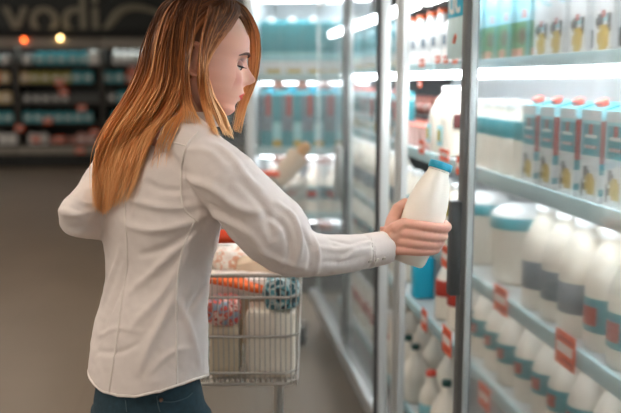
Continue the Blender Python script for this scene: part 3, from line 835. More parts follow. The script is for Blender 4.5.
def cow_fn(key, u, v):                     # 0 teal, 1 greywhite, 2 ochre, 3 black, 4 red, 5 light teal
    if key == 'side':
        if v > .88: return 5
        if u < .30 and v > .42: return 4
        if v < .08: return 1
        return 0 if v > .30 else (1 if v > .16 else 0)
    if v > .9: return 1
    if v > .50:
        if (u - .5) ** 2 + ((v - .80) * 2.2) ** 2 < .02: return 4
        if .56 < v < .63 and .15 < u < .85: return 4 if (int(u * 14) % 3) else 1
        if .68 < v < .72 and .2 < u < .8: return 1
        return 5 if (u < .12 or .84 < v < .88) else 0
    if (u - .58) ** 2 / .07 + (v - .19) ** 2 / .016 < 1:
        return 2
    if (u - .34) ** 2 / .018 + (v - .30) ** 2 / .009 < 1 or (u - .16) ** 2 / .01 + (v - .15) ** 2 / .01 < 1: return 3
    return 1
def cow2_fn(key, u, v):                    # paler: grey-white sides, ochre cow at the foot
    if key == 'side':
        return 3 if (v < .30 and (u - .35) ** 2 / .03 + (v - .17) ** 2 / .01 < 1) else (1 if v < .85 else 5)
    if (u - .52) ** 2 / .085 + (v - .17) ** 2 / .022 < 1: return 2
    if (u - .30) ** 2 / .03 + (v - .34) ** 2 / .007 < 1 or (u - .78) ** 2 / .014 + (v - .32) ** 2 / .012 < 1: return 3
    if (u - .5) ** 2 / .02 + (v - .43) ** 2 / .0012 < 1: return 4
    if .36 < v < .42 and .4 < u < .7: return 5
    if v > .62: return 5 if (int(v * 20 + u * 3) % 3 == 0) else 1
    return 1
def green_fn(key, u, v):                   # 0 light teal, 1 green, 2 brown, 3 salmon, 4 teal
    if v > .50:
        if (u - .55) ** 2 / .03 + (v - .60) ** 2 / .003 < 1: return 3
        return 4 if v > .93 else 0
    if v < .15 and .10 < u < .55: return 3
    if (u - .45) ** 2 / .07 + (v - .30) ** 2 / .014 < 1: return 2
    return 1 if u < .8 else 4
COWM = [teal, greyw, yel, blk, redp, lteal]
cow = carton_proto('milk_carton', .092, .066, .232, COWM, cow_fn, red_cap)
cow2 = carton_proto('milk_carton', .092, .066, .232, COWM, cow2_fn, red_cap)
greenc = carton_proto('milk_carton', .098, .066, .232, [lteal, grn, brn, pink, teal], green_fn, plastic_w)
tealbox = carton_proto('milk_carton', .085, .07, .25, [teal, greyw, yel, blk, redp, lteal], lambda k, u, v: 0 if v > .45 else (5 if v > .3 else (2 if (v < .16 and u > .3) else 1)), plastic_w)
tealb = bottle_proto('milk_bottle', .205, .036, plastic_w, teal, (.50, .74), sq=None, shoulder=.55)
orangeb = bottle_proto('milk_bottle', .205, .041, or_cap, greyw, (.28, .58), bodym=plastic_w, label2=greyb, shoulder=.56, neck=.46)
bigb = bottle_proto('milk_bottle', .278, .056, plastic_w, greyb, (.20, .46), shoulder=.60, neck=.40)
tealsq = bottle_proto('milk_bottle', .272, .056, plastic_w, teal, (.16, .44), shoulder=.60, label2=redp)
greenb = bottle_proto('milk_bottle', .235, .046, green_cap, None, shoulder=.52, neck=.36, label2=None)
winel = bottle_proto('milk_bottle', .237, .052, green_cap, wine, (.28, .52), shoulder=.56, neck=.36)
redb = bottle_proto('milk_bottle', .205, .045, red_cap, lteal, (.15, .38), shoulder=.5, neck=.40)
bluel = bottle_proto('milk_bottle', .225, .045, plastic_w, teal, (.30, .55), shoulder=.58, label2=redp)
greenw = bottle_proto('milk_bottle', .240, .060, green_cap, None, shoulder=.50, neck=.27)
cyanb = bottle_proto('cyan_bottle', .242, .042, plastic_w, blue, (.02, .72), bodym=mat('pale_cyan_plastic', (190, 226, 234), .3), sq=4, shoulder=.66, neck=.5)
def jug_proto():
    root = empty('milk_jug'); bm = bmesh.new()
    lathe(bm, [(.060, 0), (.068, .008), (.070, .02), (.070, .125), (.064, .155), (.045, .190), (.026, .212), (.022, .226)], 26, 3.2)
    link('body', bm, milk, root)
    bm = bmesh.new(); tube(bm, catmull([(.0, -.030, .208), (.0, -.062, .20), (.0, -.083, .165), (.0, -.076, .12), (.0, -.062, .095)], 14), .0105, seg=10, round_ends=True); link('handle', bm, milk, root)
    bm = bmesh.new(); lathe(bm, [(.026, .220), (.027, .222), (.027, .240), (.024, .242)], 20); link('cap', bm, plastic_w, root)
    bm = bmesh.new()
    box(bm, -.074, -.068, -.005, .050, .035, .105, .002, 0); box(bm, -.0755, -.074, .005, .040, .05, .09, 0, 1)
    link('label', bm, [lteal, olive], root)
    bm = bmesh.new(); box(bm, -.050, -.005, -.0735, -.066, .10, .150, .002); link('badge', bm, wine, root)
    return root
jug = jug_proto()
def tub_proto():
    root = empty('yogurt_tub'); bm = bmesh.new()
    lathe(bm, [(.066, 0), (.072, .004), (.080, .020), (.086, .160), (.088, .166)], 30); link('tub', bm, milk, root)
    bm = bmesh.new(); lathe(bm, [(.088, .164), (.090, .166), (.091, .196), (.088, .200), (.086, .198)], 30); link('band', bm, teal, root)
    bm = bmesh.new(); lathe(bm, [(.086, .197), (.084, .208), (.070, .222), (.045, .231), (.015, .234)], 30); link('lid', bm, plastic_w, root)
    return root
tub = tub_proto()
bmk = bmesh.new(); lathe(bmk, [(.030, 0), (.034, .004), (.036, .065), (.040, .075), (.040, .080), (.036, .083)], 18)
cup = empty('yogurt_cup'); link('cup', bmk, mat('pink_cup', (232, 196, 188), .45, var=.1, vscale=40), cup)
bmk = bmesh.new(); lathe(bmk, [(.041, .082), (.042, .084), (.042, .087), (.036, .088)], 18); link('lid', bmk, pink, cup)
bmk = bmesh.new(); tube(bmk, catmull([(0, -.075, .028), (0, -.04, .034), (0, 0, .036), (0, .04, .034), (0, .075, .028)], 14), [.010, .024, .030, .032, .032, .032, .032, .032, .032, .032, .032, .030, .024, .010], seg=18, round_ends=True)
saus = empty('sausage_pack'); link('sausage', bmk, mat('smoked_sausage', (112, 66, 52), .45, var=.25, vscale=30), saus)
bmk = bmesh.new(); box(bmk, -.014, .014, -.02, .02, .064, .069, .002); link('label', bmk, pink, saus)

PROTO_USED = set()
def place(proto, loc, label, cat, group=None, rz=0.0, s=1.0):
    if proto.name not in PROTO_USED: PROTO_USED.add(proto.name); o = proto
    else: o = copy_tree(proto)
    o.location = loc; o.rotation_euler = (0, 0, rz); o.scale = (s, s, s)
    tag(o, label, cat, group)
    return o
def xrow(proto, xs, ysight, z, X, desc, where, cat, group, s=1.0, start=0, jx=.0):
    """stand one item at each sighting along the shelf; xs run from the left"""
    for i, x in enumerate(xs):
        p = onX(x, ysight, X)
        place(proto, (X + random.uniform(-jx, jx), p.y, z + .001), f"{desc}, {ORD[i + start]} from the left {where}", cat, group, rz=random.uniform(-.04, .04), s=s)
def yrow(proto, ys, z, X, desc, where, cat, group, s=1.0, start=0, rz=0.05, jx=.006):
    for i, y in enumerate(ys):
        place(proto, (X + random.uniform(-jx, jx), y, z + .001), f"{desc}, {ORD[i + start]} {where}", cat, group, rz=random.uniform(-rz, rz), s=s)
def at_x(x, X):                            # distance down the aisle of a point at depth X sighted at column x (near the horizon)
    return onX(x, 120, X).y
Y_ = at_x
# --- top shelf: behind the fogged door
yrow(cow2, [Y_(x, .87) for x in (612, 589, 568, 549)] , ZA, .87, 'grey carton with ochre cow', 'from the right on the top shelf', 'carton', 'cow cartons on the top shelf', rz=.03)
yrow(greenc, [Y_(x, .87) for x in (531, 515, 500, 486)], ZA, .87, 'teal and green carton', 'from the right on the top shelf', 'carton', 'green cartons on the top shelf', rz=.03)
# in the opening
yrow(orangeb, [Y_(x, .875) for x in (452, 441.5, 431, 421.5, 412.5, 404.5, 397)], ZA, .875, 'white bottle with orange cap', 'from the right on the top shelf', 'bottle', 'orange capped bottles on the top shelf')
yrow(orangeb, [Y_(x, .97) for x in (452, 440, 429, 419, 410)], ZA, .97, 'white bottle with orange cap', 'from the right in the back row, top shelf', 'bottle', 'orange capped bottles in the back row')
# --- second shelf
yrow(cow, [Y_(x, .87) for x in (630, 606, 583, 562, 543.5)], ZB, .87, 'teal cow carton with red cap', 'from the right on the second shelf', 'carton', 'red capped cow cartons', rz=.03)
yrow(tealb, [Y_(x, .87) for x in (527.5, 514, 501, 489, 478.5)], ZB, .87, 'white bottle with teal band', 'from the right on the second shelf', 'bottle', 'teal banded bottles')
yrow(tealb, [Y_(x, .95) for x in (540, 526, 512, 499)], ZB, .95, 'white bottle with teal band', 'from the right in the back row', 'bottle', 'teal banded bottles in the back row')
yrow(jug, [Y_(461, .90), Y_(449, .90)], ZB, .90, 'large milk jug with printed label', 'from the right beside the orange price tags', 'jug', 'milk jugs on the second shelf', rz=.0)
yrow(cup, [Y_(x, .87) for x in (436, 428, 420.5, 413, 406)], ZB, .87, 'small pink yogurt cup', 'from the right below the sausages', 'cup', 'yogurt cups on the second shelf')
yrow(cup, [Y_(x, .96) for x in (437, 428.5, 420, 412)], ZB, .96, 'small pink yogurt cup', 'from the right in the back row', 'cup', 'yogurt cups in the back row')
bm = bmesh.new(); sa = Y_(436, 1.06); sb2 = Y_(404, 1.06)
box(bm, .99, 1.40, sa - .05, sb2 + .1, ZB + .092, ZB + .10, .002); box(bm, 1.0, 1.02, sa - .04, sa - .02, ZB + .001, ZB + .092); box(bm, 1.0, 1.02, sb2 + .05, sb2 + .07, ZB + .001, ZB + .092); box(bm, 1.36, 1.38, sa - .04, sa - .02, ZB + .001, ZB + .092); box(bm, 1.36, 1.38, sb2 + .05, sb2 + .07, ZB + .001, ZB + .092)
tag(link('riser_shelf', bm, cab_grey), 'small grey riser holding the sausages at the back of the second shelf', 'riser')
yrow(saus, [sa + .07 + .17 * i for i in range(4)], ZB + .101, 1.06, 'brown sausage pack', 'from the right on the grey riser', 'sausage', 'sausage packs on the riser', s=1.0, rz=.1)
yrow(saus, [sa + .10 + .17 * i for i in range(4)], ZB + .101, 1.15, 'brown sausage pack', 'from the right in the riser back row', 'sausage', 'sausage packs at the back', s=1.2, rz=.1)
# --- third shelf
yrow(tealsq, [Y_(x, .885) for x in (648, 618)], ZC, .885, 'white bottle with teal and red label', 'from the right on the third shelf', 'bottle', 'teal labelled bottles on the third shelf')
yrow(bigb, [Y_(x, .885) for x in (593, 571, 551)], ZC, .885, 'white bottle with grey label', 'from the right on the third shelf', 'bottle', 'grey labelled bottles on the third shelf')
yrow(tub, [Y_(524, .925), Y_(491, .925)], ZC, .925, 'large white tub with teal lid', 'from the right on the third shelf', 'tub', 'teal lidded tubs')
yrow(bigb, [Y_(x, 1.0) for x in (640, 612, 587)], ZC, 1.0, 'white bottle with grey label', 'from the right in the third shelf back row', 'bottle', 'grey labelled bottles at the back')
def olive_bottle():
    return bottle_proto('milk_bottle', .235, .044, plastic_w, olive, (.52, .70), shoulder=.66, neck=.46)
ol = olive_bottle()
yrow(ol, [Y_(x, .88) for x in (459, 448)], ZC, .88, 'milk bottle with ochre label', 'from the right behind the dark door handle', 'bottle', 'ochre labelled bottles')
yrow(bluel, [Y_(x, .88) for x in (437.5, 428, 419, 411, 403.5, 396.5)], ZC, .88, 'milk bottle with teal label', 'from the right behind the held bottle', 'bottle', 'bottles behind the held bottle')
# --- fourth shelf
yrow(bluel, [Y_(x, .88) for x in (628, 603, 580, 559, 540, 522, 506, 491, 477)], ZD, .88, 'milk bottle with teal label', 'from the right on the fourth shelf', 'bottle', 'teal labelled bottles on the fourth shelf')
yrow(bluel, [Y_(x, .98) for x in (630, 605, 582, 560, 540)], ZD, .98, 'milk bottle with teal label', 'from the right in the fourth shelf back row', 'bottle', 'teal labelled bottles at the back')
winel2 = bottle_proto('milk_bottle', .225, .044, plastic_w, redp, (.40, .66), shoulder=.6)
yrow(winel2, [Y_(463, .88), Y_(451, .88)], ZD, .88, 'milk bottle with red label', 'from the right beside the cyan bottle', 'bottle', 'red labelled bottles')
place(cyanb, (.872, Y_(426, .872), ZD + .001), 'bright cyan bottle with pale shoulder standing just below the woman\'s hand', 'bottle')
yrow(greenb, [Y_(x, .90) for x in (414, 405, 397)], ZD, .90, 'milk bottle with dark green cap', 'from the right on the fourth shelf', 'bottle', 'green capped bottles on the fourth shelf')
# --- bottom shelf
yrow(redb, [Y_(437, .87)], ZE, .87, 'milk bottle with red cap and pale band,', 'in front on the bottom shelf', 'bottle', None)
yrow(winel, [Y_(413, .87)], ZE, .87, 'large milk bottle with dark wine label,', 'left of the red capped bottle', 'bottle', None)
yrow(greenw, [Y_(453, .87), Y_(425, .885), Y_(402, .87)], ZE, .87, 'wide milk bottle with dark green cap', 'from the right in the bottom front row', 'bottle', 'green capped bottles on the bottom shelf')
yrow(greenw, [Y_(x, 1.0) for x in (456, 440, 427, 415, 404)], ZE, 1.0, 'wide milk bottle with dark green cap', 'from the right in the bottom second row', 'bottle', 'green capped bottles in the second row')
yrow(greenw, [Y_(x, 1.13) for x in (450, 436, 424, 412, 402)], ZE, 1.13, 'wide milk bottle with dark green cap', 'from the right in the bottom back row', 'bottle', 'green capped bottles at the back')
# --- second cooler, blurred beyond the open door
ys = [3.72 + .125 * i for i in range(11)]
def nth(proto, z, X, desc, where, cat, group, n=11, s=1.0, y0=3.72, dy=.125):
    for i in range(n):
        place(proto, (X + random.uniform(-.006, .006), y0 + dy * i, z + .001), f"{desc}, {ORD[i]} nearest {where}", cat, group, rz=random.uniform(-.04, .04), s=s)
nth(tealbox, ZA, .875, 'teal carton', 'in the second cooler, top shelf', 'carton', 'cartons in the second cooler')
nth(cow, ZB, .875, 'teal cow carton', 'in the second cooler, second shelf', 'carton', 'teal cartons in the second cooler')
nth(bigb, ZC, .885, 'white bottle', 'in the second cooler, third shelf', 'bottle', 'bottles in the second cooler')
nth(bluel, ZD, .88, 'teal labelled bottle', 'in the second cooler, fourth shelf', 'bottle', 'teal bottles in the second cooler')
nth(winel2, ZE, .88, 'red labelled bottle', 'in the second cooler, bottom shelf', 'bottle', 'red bottles in the second cooler')

# ---------------------------------------------------------------- price tags
def price_tag(x, y, w, h, label, X=XS - .014, tilt=.0):
    p = onX(x, y, X)
    bm = bmesh.new()
    box(bm, -.002, 0, -w / 2, w / 2, -h / 2, h / 2, 0, 0)
    box(bm, -.0028, -.002, -w * .40, w * .40, -h * .12, h * .16, 0, 1)
    box(bm, -.0028, -.002, -w * .40, w * .30, h * .26, h * .34, 0, 2); box(bm, -.0028, -.002, -w * .40, w * .10, -h * .34, -h * .26, 0, 2)
    o = link('price_tag', bm, [tag_m, tag_w, tag_d], smooth=False); o.location = p; o.rotation_euler = (tilt, 0, 0)
    return tag(o, label, 'price tag', 'orange price tags on the shelf edges')
price_tag(501.5, 300, .105, .075, 'orange price tag below the nearer white tub behind the fogged door')
price_tag(566, 350, .105, .080, 'largest orange price tag, behind the fogged door at right')
price_tag(485, 397, .10, .070, 'lowest orange price tag behind the fogged door')
price_tag(422, 63, .075, .028, 'pale orange tag under the orange capped bottles, upper of two')
price_tag(420, 84, .060, .026, 'small orange tag hanging below the top shelf edge')
price_tag(421.5, 147, .070, .050, 'orange tag below the pink yogurt cups, leftmost')
price_tag(444.5, 155, .110, .040, 'orange tag just above the held bottle\'s teal cap')
price_tag(459.5, 166, .060, .060, 'orange tag beside the door frame, right of the teal cap')
price_tag(446, 257, .100, .075, 'orange tag between the fingers and the dark door handle')
price_tag(424.5, 320, .075, .080, 'orange tag on the fourth shelf edge, below the cyan bottle')
price_tag(447, 341, .105, .090, 'orange tag on the fourth shelf edge, right of the cyan bottle')
for i, x in enumerate((438, 446, 455)):
    price_tag(x, 59.5, .055, .024, f'bright orange strip tag at the top shelf, {ORD[i]} from left')
# ---------------------------------------------------------------- hanging promo card
p = onX(459, 4, .718); pc = empty('promo_card', p, 0, 'cyan promo card with white letters hanging at the top of the opening', 'sign')
bm = bmesh.new(); box(bm, -.0015, .0015, -.105, .105, -.034, .075, .001); link('header_panel', bm, blue, pc)
bm = bmesh.new(); box(bm, -.0015, .0015, -.105, .105, -.150, -.034, .001); bm2 = link('lower_panel', bm, mat('pale_card', (196, 224, 226), .4, var=.06, vscale=30), pc)
bm = bmesh.new(); tube(bm, [(-.0022, .03, -.105), (-.0022, .012, -.085)], .006, seg=8); link('printed_mark', bm, pink, pc)
def text_mesh(s, size, ext, name, m, parent):
    cu = bpy.data.curves.new(name, 'FONT'); cu.body = s; cu.size = size; cu.extrude = ext; cu.resolution_u = 6; cu.offset = size * .012
    o = bpy.data.objects.new(name, cu); COL.objects.link(o)
    me = bpy.data.meshes.new_from_object(o.evaluated_get(bpy.context.evaluated_depsgraph_get()))
    bpy.data.objects.remove(o); me.name = name; me.materials.clear(); me.materials.append(m)
    o = bpy.data.objects.new(name, me); COL.objects.link(o); o.parent = parent
    return o
tx = text_mesh('dc', .125, .0008, 'lettering', plastic_w, pc)
tx.location = (-.003, .095, -.022); tx.rotation_euler = (PI / 2, 0, -PI / 2)
bm = bmesh.new(); tube(bm, [(0, -.06, .07), (0, -.06, .13)], .0015, seg=6); tube(bm, [(0, .06, .07), (0, .06, .13)], .0015, seg=6); link('hanger_wire', bm, steel, pc)

# ---------------------------------------------------------------- the bottle in her hand
hbm = empty('milk_bottle', B_BOT, 0, 'milk bottle with teal cap held tilted in the woman\'s hand', 'bottle')
hbm.rotation_mode = 'QUATERNION'; hbm.rotation_quaternion = BAX.to_track_quat('Z', 'Y')
bl = BLEN; r = .0440
bm = bmesh.new(); lathe(bm, [(r * .62, 0), (r * .72, .003), (r * .80, .010), (r * .86, .03), (r * .93, bl * .25), (r, bl * .42), (r * 1.0, bl * .52), (r * .95, bl * .62), (r * .84, bl * .72), (r * .68, bl * .82), (r * .54, bl * .89), (r * .49, bl * .93), (r * .48, bl * .96)], 36)
link('body', bm, mat('held_milk', (244, 237, 226), .28, var=.02, spec=.5), hbm)
bm = bmesh.new(); lathe(bm, [(r * .50, bl * .915), (r * .53, bl * .918), (r * .53, bl * .925), (r * .50, bl * .928)], 28); link('neck_ring', bm, mat('held_milk', (240, 230, 214)), hbm)
bm = bmesh.new()
N = 40; prof = [(.0238, bl * .935), (.0244, bl * .938), (.0244, bl * .995), (.0232, bl * 1.003)]
rr = []
for q, z in prof: rr.append([bm.verts.new(((q + (.0005 if i % 2 else 0)) * math.cos(2 * PI * i / N), (q + (.0005 if i % 2 else 0)) * math.sin(2 * PI * i / N), z)) for i in range(N)])
for a, b in zip(rr, rr[1:]):
    for i in range(N): bm.faces.new((a[i], a[(i + 1) % N], b[(i + 1) % N], b[i]))
bm.faces.new(rr[-1]); bm.faces.new(list(reversed(rr[0])))
link('cap', bm, mat('held_cap', (20, 158, 190), .35), hbm)
# ================================================================= STAND-IN COOLER AT THE END
EA = math.radians(-16)
e0 = Vector((.335, 6.10, 0))
eroot = empty('standin_cooler', e0, EA, 'angled stand-in cooler at the aisle end, added for reflections in the door glass', 'refrigerator')  # added geometry replacing the reflections that cross the open door's glass
EW = 1.75
EZ = [2.02, 1.525, 1.01, .55]
def epart(nm, m, a, parent=None, bev=0.004):
    bm = bmesh.new(); box(bm, *a, bev); return link(nm, bm, m, parent or eroot)
epart('base', cab_grey, (0, EW, 0, .85, 0, .42), bev=.01)
epart('bumper_rail', steel, (-.01, EW, -.04, .0, .30, .37), bev=.01)
epart('back_panel', white_en, (0, EW, .78, .85, .42, 2.25))
epart('side_panel', white_en, (-.03, .03, -.02, .85, 0.42, 2.25)); epart('side_panel', white_en, (EW - .03, EW + .03, -.02, .85, .42, 2.25))
epart('header', white_en, (-.03, EW + .03, -.04, .85, 2.10, 2.30), bev=.01)
epart('header_light', led_top, (.06, EW - .06, -.03, .03, 2.04, 2.095), bev=.008)
for z in EZ[1:]:
    s = epart('shelf', shelf_m, (.03, EW - .03, .02, .78, z - .02, z))
    epart('price_rail', rail_m, (.03, EW - .03, .0, .02, z - .035, z + .03), s)
    epart('light_strip', led_m, (.06, EW - .06, .03, .06, z - .045, z - .022), s)
tealbox2 = carton_proto('milk_carton', .085, .07, .25, [teal, greyw, yel, greyb, redp, lteal], lambda k, u, v: (4 if v > .62 and .3 < u < .5 else (3 if v > .35 else 0)) if u < .6 else (0 if v > .5 else 5 if v > .2 else 2), teal_cap)
def eplace(proto, n, z, desc, where, cat, group, x0=.13, dx=.095, yy=.125, s=1.0):
    for i in range(n):
        p = e0 + Vector((math.cos(EA), math.sin(EA), 0)) * (x0 + dx * i) + Vector((-math.sin(EA), math.cos(EA), 0)) * yy
        o = place(proto, (p.x, p.y, z + .001), f"{desc}, {ORD[i]} from the left {where}", cat, group, rz=EA + PI / 2, s=s)
eplace(tealbox, 9, 1.525, 'blurred teal carton', 'on the stand-in cooler upper shelf', 'carton', 'teal cartons in the stand-in cooler', s=1.72, dx=.15)
eplace(tealbox2, 9, 1.01, 'blurred teal patterned carton', 'on the stand-in cooler middle shelf', 'carton', 'patterned cartons in the stand-in cooler', s=1.85, dx=.15)
eplace(bluel, 9, .55, 'blurred teal labelled bottle', 'on the stand-in cooler lower shelf', 'bottle', 'bottles in the stand-in cooler', s=1.65, dx=.15)
for k, z in enumerate(EZ[1:]):
    for i in range(6):
        p = e0 + Vector((math.cos(EA), math.sin(EA), 0)) * (.2 + .17 * i) + Vector((-math.sin(EA), math.cos(EA), 0)) * -.004
        bm = bmesh.new(); box(bm, -.035, .035, -.002, 0, -.025, .025, 0, 0); box(bm, -.028, .028, -.003, -.002, -.010, .010, 0, 1)
        o = link('price_tag', bm, [tag_m, tag_w], smooth=False); o.location = (p.x, p.y, z - .06); o.rotation_euler = (0, 0, EA)
        tag(o, f"small red tag, {ORD[i]} from the left on the stand-in cooler {['upper','middle','lower'][k]} shelf", 'price tag', 'red tags on the stand-in cooler')

# ================================================================= SHOPPING TROLLEY
wire = mat('trolley_chrome', (196, 192, 184), .3, metal=.7)
hand_or = mat('orange_handle', (240, 84, 44), .4)
rubber = mat('caster_rubber', (52, 52, 54), .6)
cart_o = wp(214, 384, 2.22)                                  # a point on the floor of the basket, near edge
zb0 = cart_o.z; zt0 = wp(214, 272, 2.22).z
xl_, xr_ = -.185, .224                                       # half widths from that point, along the handle
def trolley(org, ang, label, zb, zt, depth=.52, handle_z=None, w=(xl_, xr_), seat=False):
    r = empty('shopping_trolley', (org.x, org.y, 0), ang, label, 'shopping trolley', 'wire shopping trolleys')
    a, b = w
    bm = bmesh.new(); T = .0032
    def rim(z, inset, rad, y1):
        P = [(a + inset, 0, z), (a + inset, y1 - .03, z), (a + inset + .03, y1, z), (b - inset - .03, y1, z), (b - inset, y1 - .03, z), (b - inset, .03, z), (b - inset - .03, 0, z), (a + inset + .03, 0, z), (a + inset, .03, z)]
        tube(bm, P, rad, seg=8)
    nz = 4
    for i, t in enumerate((0, .10, .44, .80, 1.0)):
        rim(zb + (zt - zb) * t, .012 * (1 - t), .0052 if t in (0, 1) else .0040, depth)
    n = 30
    for i in range(n):
        x = a + .012 + (b - a - .024) * i / (n - 1)
        tube(bm, [(x, 0, zb), (x, -.0, zt)], T * .5, seg=6); tube(bm, [(x, depth, zb), (x, depth, zt)], T * .5, seg=6)
        tube(bm, [(x, 0, zb), (x, depth, zb)], T * .8, seg=6)
    for i in range(26):
        y = depth * (i + .5) / 26
        for x in (a, b): tube(bm, [(x + (.012 if x == a else -.012), y, zb), (x, y, zt)], T * .5, seg=6)
    for i in range(5):
        y = depth * (i + .5) / 5; tube(bm, [(a + .012, y, zb), (b - .012, y, zb)], T, seg=6)
    link('basket', bm, wire, r)
    hz = handle_z
    bm = bmesh.new()
    for x in (a + .015, b - .015):
        q = x + (.05 if x < 0 else -.05)
        tube(bm, catmull([(x, .05, .13), (q, .06, .30), (q, .07, zb)], 12), .0085, seg=10, round_ends=True); tube(bm, [(q, depth * .7, .13), (q, depth * .7, zb)], .0085, seg=10)
        tube(bm, catmull([(x, .10, zt), (x, .0, zt + .012), (x, -.10, hz - .03), (x, -.135, hz)], 16), .0075, seg=10, round_ends=True)
        tube(bm, [(x, .03, .14), (x, depth - .02, .12)], .0085, seg=10, round_ends=True)
    tube(bm, [(a + .015, depth * .85, .13), (b - .015, depth * .85, .13)], .008, seg=10)
    link('frame', bm, wire, r)
    bm = bmesh.new(); tube(bm, [(a - .005, -.135, hz), (b + .005, -.135, hz)], .0165, seg=16, round_ends=True); link('handle', bm, hand_or, r)
    for x in (a + .02, b - .02):
        for y in (.05, depth - .04):
            bm = bmesh.new(); n = bmesh.new(); lathe(n, [(.030, -.012), (.055, -.012), (.060, -.006), (.060, .006), (.055, .012), (.030, .012)], 22)
            merge(bm, n, 0, Matrix.Translation((x, y, .061)) @ Matrix.Rotation(PI / 2, 4, 'Y'))
            wh = link('caster', bm, rubber, r)
            bm = bmesh.new(); box(bm, x - .018, x - .014, y - .015, y + .015, .05, .14); box(bm, x + .014, x + .018, y - .015, y + .015, .05, .14); box(bm, x - .018, x + .018, y - .015, y + .015, .125, .14)
            link('fork', bm, wire, wh)
    return r
hz0 = wp(228, 232, 2.085).z
cart = trolley(Vector((cart_o.x, cart_o.y, 0)), -YAW, 'wire shopping trolley full of groceries behind the woman', zb0, zt0, .50, hz0)
CR = Matrix.Translation((cart_o.x, cart_o.y, 0)) @ Matrix.Rotation(-YAW, 4, 'Z')
def inc(name, bm, m, x, y, z, label, cat, group=None, rz=0):
    o = link(name, bm, m); o.location = CR @ Vector((x, y, z)); o.rotation_euler = (0, 0, -YAW + rz); return tag(o, label, cat, group)
zf = zb0 + .006
def bagform(w, d, h, seed, lump=.012, m=None):
    n = bmesh.new(); bmesh.ops.create_cube(n, size=1); bmesh.ops.subdivide_edges(n, edges=n.edges[:], cuts=9, use_grid_fill=True)
    for v in n.verts:
        x, y, z = v.co
        s = Vector((x, y, z)).normalized() * .5
        c = Vector((x, y, z)) * .45 + s * .55
        q = Vector((c.x * w * 1.25, c.y * d * 1.25, c.z * h * 1.25))
        k = noise.noise(q * 16 + Vector((seed * 7.1, 0, 0))) + .5 * noise.noise(q * 45 + Vector((0, seed, 0)))
        v.co = q + s.normalized() * lump * k
    zmin = min(v.co.z for v in n.verts)
    for v in n.verts: v.co.z -= zmin
    return n
# two white sacks standing on the basket floor
def sack(w, d, h, seed):
    n = bmesh.new(); box(n, -w / 2, w / 2, -d / 2, d / 2, 0, h, .012)
    bmesh.ops.subdivide_edges(n, edges=n.edges[:], cuts=5, use_grid_fill=True)
    for v in n.verts: v.co += Vector((noise.noise(v.co * 14 + Vector((seed, 0, 0))), noise.noise(v.co * 14 + Vector((0, seed, 3))), 0)) * .005
    return n
paper = mat('white_pack_paper', (226, 212, 186), .6, var=.05, vscale=12)
pm = mat('white_pack_paper', (246, 240, 228), .6, var=.05, vscale=12)
inc('flour_pack', sack(.078, .10, .140, 1), pm, .026, .075, zf, 'narrow white pack standing left in the trolley', 'pack')
inc('milk_pack', sack(.128, .12, .178, 4), mat('white_pack_film', (244, 236, 222), .45, var=.05, vscale=10), .144, .085, zf, 'wide white pack standing at right in the trolley', 'pack')
inc('candy_pack', bagform(.080, .09, .058, 5, .008), mix_mat('pink_red_print', [(196, 66, 60), (236, 200, 190), (220, 110, 96), (150, 170, 190), (206, 80, 70)], 30), .020, .070, zf + .138, 'pink and red bag lying on the left white pack', 'bag')
carm = mat('carrot_orange', (240, 112, 48), .5)
cbp = wp(241, 284, 2.31)
cb = empty('carrot_bag', cbp, -YAW, 'clear bag of orange carrots lying across the trolley', 'vegetables')
for i in range(5):
    bm = bmesh.new(); y = -.03 + .016 * i
    tube(bm, [(-.085, y, .020 - i * .003), (-.02, y + .004, .008), (.04, y + .002, -.008), (.08, y, -.016)], [.0105, .011, .0095, .004], seg=10, round_ends=True)
    link('carrot', bm, carm, cb)
bm = bagform(.19, .12, .05, 8, .006); bmesh.ops.translate(bm, verts=bm.verts[:], vec=(-.005, .075, -.050)); link('film', bm, mat('pale_film', (238, 228, 220), .35), cb)
inc('teal_bag', bagform(.075, .11, .070, 6, .012), mix_mat('teal_bag_print', [(60, 112, 124), (190, 210, 212), (96, 160, 172), (50, 70, 80), (130, 180, 190)], 28), .172, .075, zf + .176, 'teal snack bag on the right white pack in the trolley', 'bag')
def incp(name, bm, m, x, y, d, label, cat):
    o = link(name, bm, m); o.location = wp(x, y, d); o.rotation_euler = (0, 0, -YAW); return tag(o, label, cat)
crm = mix_mat('cream_orange_print', [(240, 228, 218), (246, 240, 232), (232, 180, 150), (244, 236, 226)], 40)
incp('sweet_bag', bagform(.085, .09, .055, 9, .012), crm, 233, 272, 2.50, 'crumpled cream bag on top in the trolley, nearest the small tub', 'bag')
incp('paper_bag', bagform(.11, .10, .075, 12, .014), mat('white_bag_paper', (242, 236, 230), .6), 219, 271, 2.58, 'white crumpled bag highest in the trolley, beside the shirt', 'bag')
sal = empty('salad_tub', wp(257, 267, 2.47), -YAW, 'small tub with dark rim and white lid on the groceries', 'tub')
bm = bmesh.new(); lathe(bm, [(.030, 0), (.034, .003), (.042, .020), (.045, .022), (.045, .028)], 24); link('tub', bm, mat('dark_tub', (74, 72, 62), .35), sal)
bm = bmesh.new(); lathe(bm, [(.041, .027), (.043, .029), (.037, .040), (.022, .045), (.006, .047)], 24); link('lid', bm, plastic_w, sal)
ztub = wp(257, 267, 2.47).z
inc('bread_bag', bagform(.15, .15, ztub - zf - .004, 15, .006), mat('kraft_bag', (206, 184, 158), .7), .118, .295, zf, 'kraft bag standing under the small tub in the trolley', 'bag')
inc('rice_bag', bagform(.15, .13, .20, 18, .010), mat('rice_film', (224, 214, 200), .5), -.05, .41, zf, 'pale bag in the far left corner of the trolley', 'bag')

